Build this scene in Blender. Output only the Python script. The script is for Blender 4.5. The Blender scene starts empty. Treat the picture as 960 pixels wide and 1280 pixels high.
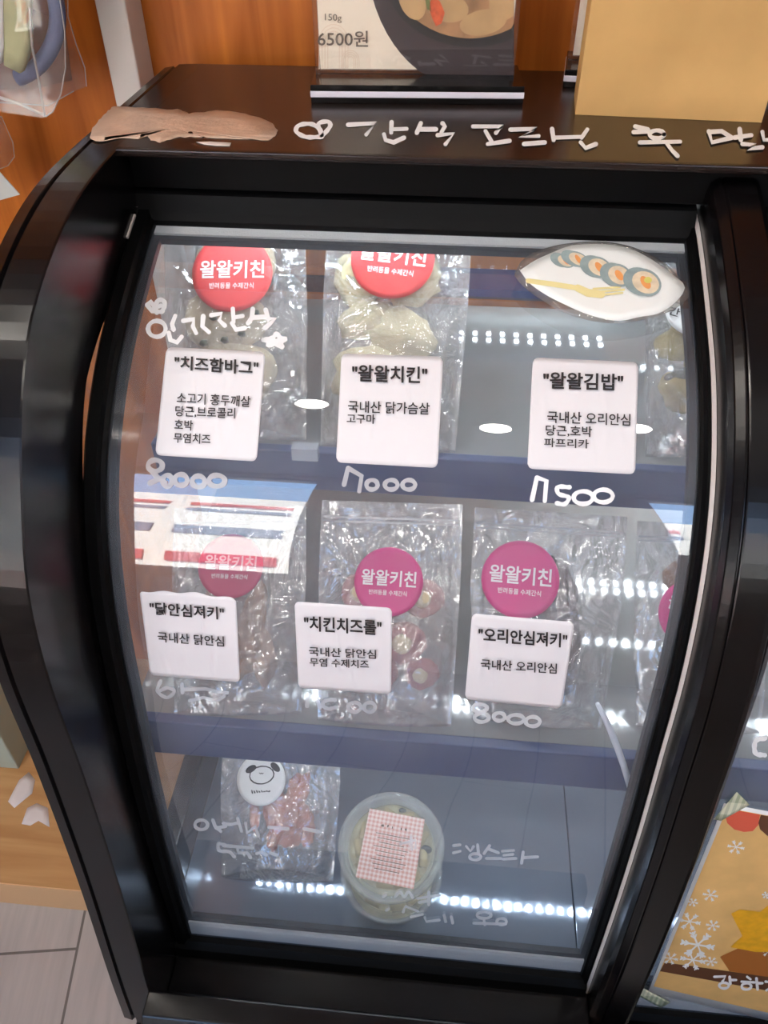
import bpy, bmesh, math, random
from mathutils import Vector, Matrix, noise
S = bpy.context.scene
C = S.collection
# ------------------------------------------------------------------ camera
PITCH, YAW, ROLL, FPX = 0.7325723, -0.09604023, -0.00485603, 1000.0
CAM = Vector((0, 0, 1.6))
_f = Vector((math.sin(YAW)*math.cos(PITCH), math.cos(YAW)*math.cos(PITCH), -math.sin(PITCH)))
_r0 = Vector((math.cos(YAW), -math.sin(YAW), 0)); _u0 = _r0.cross(_f)
RX = math.cos(ROLL)*_r0 + math.sin(ROLL)*_u0
UX = -math.sin(ROLL)*_r0 + math.cos(ROLL)*_u0
cd = bpy.data.cameras.new('camera'); cam = bpy.data.objects.new('camera', cd); C.objects.link(cam)
cd.sensor_fit = 'VERTICAL'; cd.sensor_height = 36; cd.lens = 36*FPX/1280; cd.clip_start = .02
m3 = Matrix((RX, UX, -_f)).transposed()
cam.matrix_world = Matrix.Translation(CAM) @ m3.to_4x4()
S.camera = cam
# ------------------------------------------------------------------ world, sun, exposure
S.view_settings.view_transform = 'Standard'; S.view_settings.look = 'None'
S.view_settings.gamma = 1; S.view_settings.use_curve_mapping = False
S.view_settings.exposure = 0.08
S.cycles.transparent_max_bounces = 24
W = bpy.data.worlds.new('sky'); S.world = W; W.use_nodes = True
bg = W.node_tree.nodes['Background']; bg.inputs[0].default_value = (.36, .60, 1, 1); bg.inputs[1].default_value = 5.5
sd = bpy.data.lights.new('sun', 'SUN'); sd.energy = 36; sd.angle = .01; sd.color = (1, .95, .88)
so = bpy.data.objects.new('sun', sd); C.objects.link(so); so.rotation_euler = (math.radians(-42), 0, math.radians(8)); so.location = (0, 3, 6)
CEIL = 2.7
SPOTS = [(-.38, .06), (.14, -.11), (.52, -.03), (-1.25, .1), (1.3, .1), (-.78, -.69), (.43, -.48), (-.18, -.62), (-.95, .42)]  # first three are mirrored in the glass; the others are added unseen fill
SPOT_E = 2.2
for i, (x, y) in enumerate(SPOTS):
    l = bpy.data.lights.new('downlight', 'SPOT'); l.energy = SPOT_E*(.8, .8, .8, 4, 4, 6.5, 6, 6, 9)[i]; l.spot_size = math.radians(125); l.spot_blend = .6
    l.shadow_soft_size = .045; l.color = (1, .93, .84)
    o = bpy.data.objects.new('downlight', l); C.objects.link(o); o.location = (x, y, CEIL-.03)
WIN = ((-1.75, -.42, .95, 2.62), (.70, 1.40, 1.55, 2.62))  # openings sized to limit the daylight, split by an added pier
for (x0, x1, z0, z1) in WIN:
    l = bpy.data.lights.new('window_portal', 'AREA'); l.shape = 'RECTANGLE'; l.size = x1-x0; l.size_y = z1-z0
    l.cycles.is_portal = True
    o = bpy.data.objects.new('window_portal', l); C.objects.link(o); o.location = ((x0+x1)/2, -1.3, (z0+z1)/2); o.rotation_euler = (math.pi/2, 0, 0)

# ------------------------------------------------------------------ geometry helpers
def ray(p): return ((p[0]-480)/FPX)*RX - ((p[1]-640)/FPX)*UX + _f
def at_x(p, x): d = ray(p); return CAM + d*(x/d.x)
def at_y(p, y): d = ray(p); return CAM + d*(y/d.y)
def at_z(p, z): d = ray(p); return CAM + d*((z-1.6)/d.z)
def smooth(P, n):
    P = [Vector(p) for p in P]; t = [0]
    for a, b in zip(P, P[1:]): t.append(t[-1]+(b-a).length)
    k = len(P); m = []
    for i in range(k):
        a, b = max(i-1, 0), min(i+1, k-1); m.append((P[b]-P[a])/(t[b]-t[a]))
    out = []; i = 0
    for j in range(n):
        s = t[-1]*j/(n-1)
        while i < k-2 and s > t[i+1]: i += 1
        h = t[i+1]-t[i]; u = (s-t[i])/h
        out.append((2*u**3-3*u*u+1)*P[i] + (u**3-2*u*u+u)*h*m[i] + (-2*u**3+3*u*u)*P[i+1] + (u**3-u*u)*h*m[i+1])
    return out
def normals(P):
    N = []
    for i in range(len(P)):
        d = P[min(i+1, len(P)-1)]-P[max(i-1, 0)]; d.normalize()
        n = Vector((d.y, -d.x))
        N.append(n)
    if N[len(N)//2].x > 0: N = [-n for n in N]
    return N
# glass profile (y, z) from the header down to the sill, and the profile of the rim that stands proud of it
GP = smooth([(.80, 1.305), (.74, 1.290), (.672, 1.264), (.60, 1.230), (.541, 1.186), (.504, 1.142), (.477, 1.090), (.454, 1.019), (.437, .929), (.418, .823), (.398, .671), (.380, .480), (.372, .40), (.365, .32), (.358, .24)], 256)
GN = normals(GP)
BP = smooth([(1.03, 1.363), (.90, 1.363), (.80, 1.363), (.734, 1.3625), (.671, 1.360), (.626, 1.354), (.576, 1.341), (.531, 1.323), (.497, 1.303), (.456, 1.262), (.422, 1.213), (.386, 1.147), (.366, 1.063), (.354, .938), (.330, .752), (.298, .554), (.285, .46)], 200)
BN = normals(BP)
def hit_i(p, off=0.):
    d = ray(p); best = None
    for i in range(len(GP)-1):
        a = GP[i]+GN[i]*off; b = GP[i+1]+GN[i+1]*off - a
        ax, ay = a.x, a.y-1.6
        det = d.y*(-b.y)+b.x*d.z
        if abs(det) < 1e-12: continue
        t = (ax*(-b.y)+b.x*ay)/det; u = (d.y*ay-d.z*ax)/det
        if -1e-5 <= u <= 1+1e-5 and t > 0 and (best is None or t < best[0]): best = (t, i+u)
    return best
def at_glass(p, off=0.):
    h = hit_i(p, off)
    if h is None:                      # below the profile's end: carry its last slope on
        a = GP[-6]+GN[-6]*off; b = GP[-2]+GN[-2]*off-a; d = ray(p)
        return CAM + d*((a.x*(-b.y)+b.x*(a.y-1.6))/(d.y*(-b.y)+b.x*d.z))
    return CAM + ray(p)*h[0]
def gidx(y):       # index on the glass profile for a height z
    return min(range(len(GP)), key=lambda i: abs(GP[i].y-y))
def mk(name, bm, mat, parent=None, smooth_=False, doubles=False):
    if doubles: bmesh.ops.remove_doubles(bm, verts=bm.verts, dist=1e-6)
    bmesh.ops.recalc_face_normals(bm, faces=bm.faces)
    me = bpy.data.meshes.new(name); bm.to_mesh(me); bm.free()
    if smooth_:
        for f in me.polygons: f.use_smooth = True
    o = bpy.data.objects.new(name, me); C.objects.link(o)
    for mm in (mat if isinstance(mat, (list, tuple)) else [mat]): me.materials.append(mm)
    if parent: o.parent = parent
    return o
def solid(o, t, offset=0):
    s = o.modifiers.new('thickness', 'SOLIDIFY'); s.thickness = t; s.offset = offset; return o
def bevel(o, w, n=2):
    b = o.modifiers.new('bevel', 'BEVEL'); b.width = w; b.segments = n; b.limit_method = 'ANGLE'; return o
def box(bm, x0, x1, y0, y1, z0, z1):
    v = [bm.verts.new((x, y, z)) for x in (x0, x1) for y in (y0, y1) for z in (z0, z1)]
    for f in ((0, 1, 3, 2), (4, 6, 7, 5), (0, 4, 5, 1), (2, 3, 7, 6), (0, 2, 6, 4), (1, 5, 7, 3)):
        bm.faces.new([v[i] for i in f])
def boxo(name, x0, x1, y0, y1, z0, z1, mat, parent=None, bv=0):
    bm = bmesh.new(); box(bm, x0, x1, y0, y1, z0, z1); o = mk(name, bm, mat, parent)
    if bv: bevel(o, bv)
    return o
def sweep(bm, P, N, sec, i0, i1, step=3):     # sec: polygon of (x, d); swept along profile
    idx = list(range(i0, i1, step)) + [i1]
    rings = []
    for i in idx:
        rings.append([bm.verts.new((x, P[i].x+N[i].x*d, P[i].y+N[i].y*d)) for x, d in sec])
    k = len(sec)
    for a, b in zip(rings, rings[1:]):
        for j in range(k): bm.faces.new((a[j], a[(j+1) % k], b[(j+1) % k], b[j]))
    bm.faces.new(rings[0]); bm.faces.new(rings[-1][::-1])
def prism(bm, outline, axis, a, b):   # outline of 2D pts; axis 'x': (y,z)
    def V(t, p): return (t, p[0], p[1]) if axis == 'x' else ((p[0], t, p[1]) if axis == 'y' else (p[0], p[1], t))
    A = [bm.verts.new(V(a, p)) for p in outline]; B = [bm.verts.new(V(b, p)) for p in outline]
    k = len(outline)
    for j in range(k): bm.faces.new((A[j], A[(j+1) % k], B[(j+1) % k], B[j]))
    bm.faces.new(A); bm.faces.new(B[::-1])
def lathe(bm, prof, n=48, M=None, cap=True):
    rings = []
    for r, z in prof:
        rings.append([bm.verts.new((r*math.cos(2*math.pi*k/n), r*math.sin(2*math.pi*k/n), z)) for k in range(n)])
    for a, b in zip(rings, rings[1:]):
        for j in range(n): bm.faces.new((a[j], a[(j+1) % n], b[(j+1) % n], b[j]))
    if cap:
        bm.faces.new(rings[0][::-1]); bm.faces.new(rings[-1])
def tube(bm, pts, r, n=8):
    pts = [Vector(p) for p in pts]; rings = []
    for i, p in enumerate(pts):
        t = (pts[min(i+1, len(pts)-1)]-pts[max(i-1, 0)]).normalized()
        a = t.orthogonal().normalized() if i == 0 else (prev - t*prev.dot(t)).normalized()
        prev = a; b = t.cross(a)
        rr = r[i] if isinstance(r, (list, tuple)) else r
        rings.append([bm.verts.new(p+(a*math.cos(2*math.pi*k/n)+b*math.sin(2*math.pi*k/n))*rr) for k in range(n)])
    for a, b in zip(rings, rings[1:]):
        for j in range(n): bm.faces.new((a[j], a[(j+1) % n], b[(j+1) % n], b[j]))
    bm.faces.new(rings[0][::-1]); bm.faces.new(rings[-1])
def lump(bm, c, s, seed, amp=.25, rot=0, sub=3, freq=1.6):
    r = bmesh.ops.create_icosphere(bm, subdivisions=sub, radius=1)
    ca, sa = math.cos(rot), math.sin(rot)
    for v in r['verts']:
        n = 1+amp*noise.fractal(v.co*freq+Vector((seed*7.3, seed*3.1, seed)), 1, 2, 3)
        p = Vector((v.co.x*s[0], v.co.y*s[1], v.co.z*s[2]))*n
        v.co = Vector((c[0]+ca*p.x-sa*p.z, c[1]+p.y, c[2]+sa*p.x+ca*p.z))
def thing(name, label, cat, loc=(0, 0, 0), group=None):
    o = bpy.data.objects.new(name, None); C.objects.link(o); o.location = loc; o.empty_display_size = .05
    return tag(o, label, cat, group)
def tag(o, label, cat, group=None):
    o['label'] = label; o['category'] = cat
    if group: o['group'] = group
    return o
def struct(o): o['kind'] = 'structure'; return o
# ---- flat shapes laid on a surface: P maps a photo pixel onto that surface
def lay_poly(name, px, P, mat, parent=None, rings=5, thick=.0004):
    cx = sum(p[0] for p in px)/len(px); cy = sum(p[1] for p in px)/len(px)
    bm = bmesh.new(); prev = None
    for k in range(rings):
        s = 1-k/rings
        cur = [bm.verts.new(P((cx+(x-cx)*s, cy+(y-cy)*s))) for x, y in px]
        if prev:
            for j in range(len(px)): bm.faces.new((prev[j], prev[(j+1) % len(px)], cur[(j+1) % len(px)], cur[j]))
        prev = cur
    c = bm.verts.new(P((cx, cy)))
    for j in range(len(px)): bm.faces.new((prev[j], prev[(j+1) % len(px)], c))
    o = mk(name, bm, mat, parent, smooth_=True)
    if thick: solid(o, thick)
    return o
def ell(cx, cy, rx, ry, n=24, rot=0, a0=0, a1=360):
    out = []; full = (a1-a0 == 360)
    for k in range(n):
        a = math.radians(a0+(a1-a0)*k/(n if full else n-1)); x, y = rx*math.cos(a), ry*math.sin(a); r = math.radians(rot)
        out.append((cx+x*math.cos(r)-y*math.sin(r), cy+x*math.sin(r)+y*math.cos(r)))
    return out
def loop(cx, cy, rx, ry, rot=0): e = ell(cx, cy, rx, ry, 16, rot); return e+[e[0]]
def strokes(bm, lines, w, P, dz=0):
    for q, L in enumerate(lines):
        pts = [Vector(p) for p in L]
        if len(pts) > 4 and len(pts) < 12: pts = smooth(L, len(L)*5)
        n = len(pts); Lf, Rt = [], []
        for i, p in enumerate(pts):
            d = pts[min(i+1, n-1)]-pts[max(i-1, 0)]
            if d.length < 1e-6: d = Vector((1, 0))
            d.normalize(); nn = Vector((-d.y, d.x))*w/2*(1+.12*math.sin(i*1.3+q))
            Lf.append(p+nn); Rt.append(p-nn)
        def cap(i, s):
            d = (pts[1]-pts[0]) if i == 0 else (pts[-1]-pts[-2])
            if d.length < 1e-6: d = Vector((1, 0))
            d.normalize(); d = d*s; nn = Vector((-d.y, d.x))
            return [pts[i]+(nn*math.cos(a)+d*math.sin(a))*w/2 for a in [math.pi*k/6 for k in range(1, 6)]]
        P_ = (lambda p: P(p, q)) if P.__code__.co_argcount > 1 else P
        vl = [bm.verts.new(P_(p)) for p in Lf]; vr = [bm.verts.new(P_(p)) for p in Rt]
        for i in range(n-1):
            try: bm.faces.new((vl[i], vl[i+1], vr[i+1], vr[i]))
            except ValueError: pass
        e = [bm.verts.new(P_(p)) for p in cap(-1, 1)]; bm.faces.new([vl[-1]]+e+[vr[-1]])
        s_ = [bm.verts.new(P_(p)) for p in cap(0, -1)]; bm.faces.new([vr[0]]+s_+[vl[0]])
def stroke_obj(name, lines, w, P, mat, parent):
    bm = bmesh.new(); strokes(bm, lines, w, P); return mk(name, bm, mat, parent)
_tc = {}
def text2d(s, bold=.0):
    k = (s, bold)
    if k not in _tc:
        cu = bpy.data.curves.new('t', 'FONT'); cu.body = s; cu.size = 1; cu.offset = bold; cu.resolution_u = 3
        o = bpy.data.objects.new('t', cu); C.objects.link(o); bpy.context.view_layer.update()
        me = bpy.data.meshes.new_from_object(o.evaluated_get(bpy.context.evaluated_depsgraph_get()))
        V = [(v.co.x, v.co.y) for v in me.vertices]; Fc = [tuple(p.vertices) for p in me.polygons]
        bpy.data.objects.remove(o); bpy.data.curves.remove(cu); bpy.data.meshes.remove(me)
        x0, x1 = min(v[0] for v in V), max(v[0] for v in V); y0, y1 = min(v[1] for v in V), max(v[1] for v in V)
        _tc[k] = (V, Fc, x0, x1, y0, y1)
    return _tc[k]
def add_text(bm, s, p0, p1, em, P, vdir=(0, 1), bold=.0):
    """text from p0 (left, middle height) to p1 (right, middle), glyph height em along vdir"""
    V, Fc, x0, x1, y0, y1 = text2d(s, bold)
    p0, p1, vd = Vector(p0), Vector(p1), Vector(vdir).normalized()
    vs = [bm.verts.new(P(p0+(p1-p0)*((x-x0)/(x1-x0)) - vd*em*((y-y0)/(y1-y0)-.5))) for x, y in V]
    for f in Fc:
        try: bm.faces.new([vs[i] for i in f])
        except ValueError: pass
# ------------------------------------------------------------------ materials
def nodes(name):
    m = bpy.data.materials.new(name); m.use_nodes = True; return m, m.node_tree.nodes, m.node_tree.links
def rgb(r, g, b):
    f = lambda c: (c/255/12.92) if c/255 <= .04045 else ((c/255+.055)/1.055)**2.4
    return (f(r), f(g), f(b), 1)
def pmat(name, col, rough=.5, metal=0, spec=.5, bump=0, bscale=40, var=0, vscale=6, coat=0, stretch=(1, 1, 1), sss=0, rvar=0):
    m, n, l = nodes(name); b = n['Principled BSDF']
    b.inputs['Base Color'].default_value = col; b.inputs['Roughness'].default_value = rough
    b.inputs['Metallic'].default_value = metal; b.inputs['Specular IOR Level'].default_value = spec; b.inputs['Coat Weight'].default_value = coat
    tc = n.new('ShaderNodeTexCoord'); mp = n.new('ShaderNodeMapping'); mp.inputs['Scale'].default_value = stretch
    l.new(tc.outputs['Object'], mp.inputs[0])
    if var or rvar:
        t = n.new('ShaderNodeTexNoise'); t.inputs['Scale'].default_value = vscale; t.inputs['Detail'].default_value = 6
        l.new(mp.outputs[0], t.inputs[0])
        if var:
            mx = n.new('ShaderNodeMix'); mx.data_type = 'RGBA'; mx.blend_type = 'MULTIPLY'; mx.inputs[6].default_value = col
            r = n.new('ShaderNodeValToRGB'); r.color_ramp.elements[0].color = (1-var, 1-var, 1-var, 1); r.color_ramp.elements[1].color = (1+var, 1+var, 1+var, 1)
            r.color_ramp.elements[0].position = .3; r.color_ramp.elements[1].position = .7
            l.new(t.outputs[0], r.inputs[0]); l.new(r.outputs[0], mx.inputs[7]); mx.inputs[0].default_value = 1
            l.new(mx.outputs[2], b.inputs['Base Color'])
        if rvar:
            mr = n.new('ShaderNodeMapRange'); mr.inputs[3].default_value = rough-rvar; mr.inputs[4].default_value = rough+rvar
            l.new(t.outputs[0], mr.inputs[0]); l.new(mr.outputs[0], b.inputs['Roughness'])
    if bump:
        t2 = n.new('ShaderNodeTexNoise'); t2.inputs['Scale'].default_value = bscale; t2.inputs['Detail'].default_value = 4
        bp = n.new('ShaderNodeBump'); bp.inputs['Strength'].default_value = bump; bp.inputs['Distance'].default_value = .002
        l.new(mp.outputs[0], t2.inputs[0]); l.new(t2.outputs[0], bp.inputs['Height']); l.new(bp.outputs[0], b.inputs['Normal'])
    return m
def film(name, tint=(1, 1, 1, 1), base=.06, edge=.9, rough=.08, haze=.05, hcol=(.9, .92, .95, 1), bump=0, bscale=30, hvar=0, ior=1.5, bdist=.004):
    """clear sheet: light passes straight through, a gloss reflection on top and a little scatter from dust or milky plastic"""
    m, n, l = nodes(name); n.remove(n['Principled BSDF']); out = n['Material Output']
    t = n.new('ShaderNodeBsdfTransparent'); t.inputs[0].default_value = tint
    g = n.new('ShaderNodeBsdfGlossy'); g.inputs['Roughness'].default_value = rough
    lw = n.new('ShaderNodeLayerWeight'); lw.inputs['Blend'].default_value = .5
    pw = n.new('ShaderNodeMath'); pw.operation = 'POWER'; pw.inputs[1].default_value = 4.5; l.new(lw.outputs['Facing'], pw.inputs[0])
    mr = n.new('ShaderNodeMath'); mr.operation = 'MULTIPLY_ADD'; mr.inputs[1].default_value = edge; mr.inputs[2].default_value = base; mr.use_clamp = True
    l.new(pw.outputs[0], mr.inputs[0])
    d = n.new('ShaderNodeBsdfDiffuse'); d.inputs[0].default_value = hcol
    tr = n.new('ShaderNodeBsdfTranslucent'); tr.inputs[0].default_value = hcol
    dd = n.new('ShaderNodeMixShader'); dd.inputs[0].default_value = .4; l.new(d.outputs[0], dd.inputs[1]); l.new(tr.outputs[0], dd.inputs[2])
    m1 = n.new('ShaderNodeMixShader'); m1.inputs[0].default_value = haze
    l.new(t.outputs[0], m1.inputs[1]); l.new(dd.outputs[0], m1.inputs[2])
    m2 = n.new('ShaderNodeMixShader'); l.new(mr.outputs[0], m2.inputs[0]); l.new(m1.outputs[0], m2.inputs[1]); l.new(g.outputs[0], m2.inputs[2])
    l.new(m2.outputs[0], out.inputs[0])
    tc = n.new('ShaderNodeTexCoord')
    if hvar:
        ns = n.new('ShaderNodeTexNoise'); ns.inputs['Scale'].default_value = 9; ns.inputs['Detail'].default_value = 8; ns.inputs['Roughness'].default_value = .65
        l.new(tc.outputs['Object'], ns.inputs[0])
        r = n.new('ShaderNodeMapRange'); r.inputs[1].default_value = .35; r.inputs[2].default_value = .75; r.inputs[3].default_value = haze*(1-hvar); r.inputs[4].default_value = haze*(1+hvar)
        l.new(ns.outputs[0], r.inputs[0]); l.new(r.outputs[0], m1.inputs[0])
    if bump:
        t2 = n.new('ShaderNodeTexNoise'); t2.inputs['Scale'].default_value = bscale; t2.inputs['Detail'].default_value = 3
        bp = n.new('ShaderNodeBump'); bp.inputs['Strength'].default_value = bump; bp.inputs['Distance'].default_value = bdist
        t2.inputs['Distortion'].default_value = 1.2
        l.new(tc.outputs['Object'], t2.inputs[0]); l.new(t2.outputs[0], bp.inputs['Height']); l.new(bp.outputs[0], g.inputs['Normal']); l.new(bp.outputs[0], lw.inputs['Normal'])
    return m
def emit(name, col, s):
    m, n, l = nodes(name); n.remove(n['Principled BSDF']); e = n.new('ShaderNodeEmission')
    e.inputs[0].default_value = col; e.inputs[1].default_value = s; l.new(e.outputs[0], n['Material Output'].inputs[0]); return m
def wood(name, c0, c1, scale=3, stretch=(10, 10, .7), rough=.4):
    m, n, l = nodes(name); b = n['Principled BSDF']; b.inputs['Roughness'].default_value = rough; b.inputs['Specular IOR Level'].default_value = .2
    tc = n.new('ShaderNodeTexCoord'); mp = n.new('ShaderNodeMapping'); mp.inputs['Scale'].default_value = stretch
    ns = n.new('ShaderNodeTexNoise'); ns.inputs['Scale'].default_value = scale; ns.inputs['Detail'].default_value = 8; ns.inputs['Distortion'].default_value = .6
    r = n.new('ShaderNodeValToRGB'); r.color_ramp.elements[0].color = c0; r.color_ramp.elements[1].color = c1
    r.color_ramp.elements[0].position = .32; r.color_ramp.elements[1].position = .68
    l.new(tc.outputs['Object'], mp.inputs[0]); l.new(mp.outputs[0], ns.inputs[0]); l.new(ns.outputs[0], r.inputs[0]); l.new(r.outputs[0], b.inputs['Base Color'])
    return m
def planks(name, c0, c1, gap, bw, bh, rot=0, rough=.5):
    m, n, l = nodes(name); b = n['Principled BSDF']; b.inputs['Roughness'].default_value = rough
    tc = n.new('ShaderNodeTexCoord'); mp = n.new('ShaderNodeMapping'); mp.inputs['Rotation'].default_value = (0, 0, rot); l.new(tc.outputs['Object'], mp.inputs[0])
    br = n.new('ShaderNodeTexBrick'); br.inputs['Scale'].default_value = 1; br.inputs['Brick Width'].default_value = bw; br.inputs['Row Height'].default_value = bh
    br.inputs['Mortar Size'].default_value = .0025; br.inputs['Color1'].default_value = c0; br.inputs['Color2'].default_value = c1; br.inputs['Mortar'].default_value = gap
    l.new(mp.outputs[0], br.inputs[0])
    mp2 = n.new('ShaderNodeMapping'); mp2.inputs['Scale'].default_value = (3, 30, 3); l.new(mp.outputs[0], mp2.inputs[0])
    ns = n.new('ShaderNodeTexNoise'); ns.inputs['Scale'].default_value = 2; ns.inputs['Detail'].default_value = 8; l.new(mp2.outputs[0], ns.inputs[0])
    r = n.new('ShaderNodeValToRGB'); r.color_ramp.elements[0].color = (.72, .72, .72, 1); r.color_ramp.elements[1].color = (1.15, 1.15, 1.15, 1); l.new(ns.outputs[0], r.inputs[0])
    mx = n.new('ShaderNodeMix'); mx.data_type = 'RGBA'; mx.blend_type = 'MULTIPLY'; mx.inputs[0].default_value = 1
    l.new(br.outputs[0], mx.inputs[6]); l.new(r.outputs[0], mx.inputs[7]); l.new(mx.outputs[2], b.inputs['Base Color'])
    return m
def checker(name, base, col, s):
    """woven gingham: two crossing stripe sets"""
    m, n, l = nodes(name); b = n['Principled BSDF']; b.inputs['Roughness'].default_value = .6
    tc = n.new('ShaderNodeTexCoord'); sp = n.new('ShaderNodeSeparateXYZ'); l.new(tc.outputs['Object'], sp.inputs[0])
    fs = []
    for ax in (0, 1):
        a = n.new('ShaderNodeMath'); a.operation = 'MULTIPLY'; a.inputs[1].default_value = s; l.new(sp.outputs[ax], a.inputs[0])
        f = n.new('ShaderNodeMath'); f.operation = 'FRACT'; l.new(a.outputs[0], f.inputs[0])
        g = n.new('ShaderNodeMath'); g.operation = 'GREATER_THAN'; g.inputs[1].default_value = .5; l.new(f.outputs[0], g.inputs[0]); fs.append(g)
    ad = n.new('ShaderNodeMath'); ad.operation = 'ADD'; l.new(fs[0].outputs[0], ad.inputs[0]); l.new(fs[1].outputs[0], ad.inputs[1])
    hf = n.new('ShaderNodeMath'); hf.operation = 'MULTIPLY'; hf.inputs[1].default_value = .5; l.new(ad.outputs[0], hf.inputs[0])
    mx = n.new('ShaderNodeMix'); mx.data_type = 'RGBA'; mx.inputs[6].default_value = base; mx.inputs[7].default_value = col
    l.new(hf.outputs[0], mx.inputs[0]); l.new(mx.outputs[2], b.inputs['Base Color'])
    return m
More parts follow.
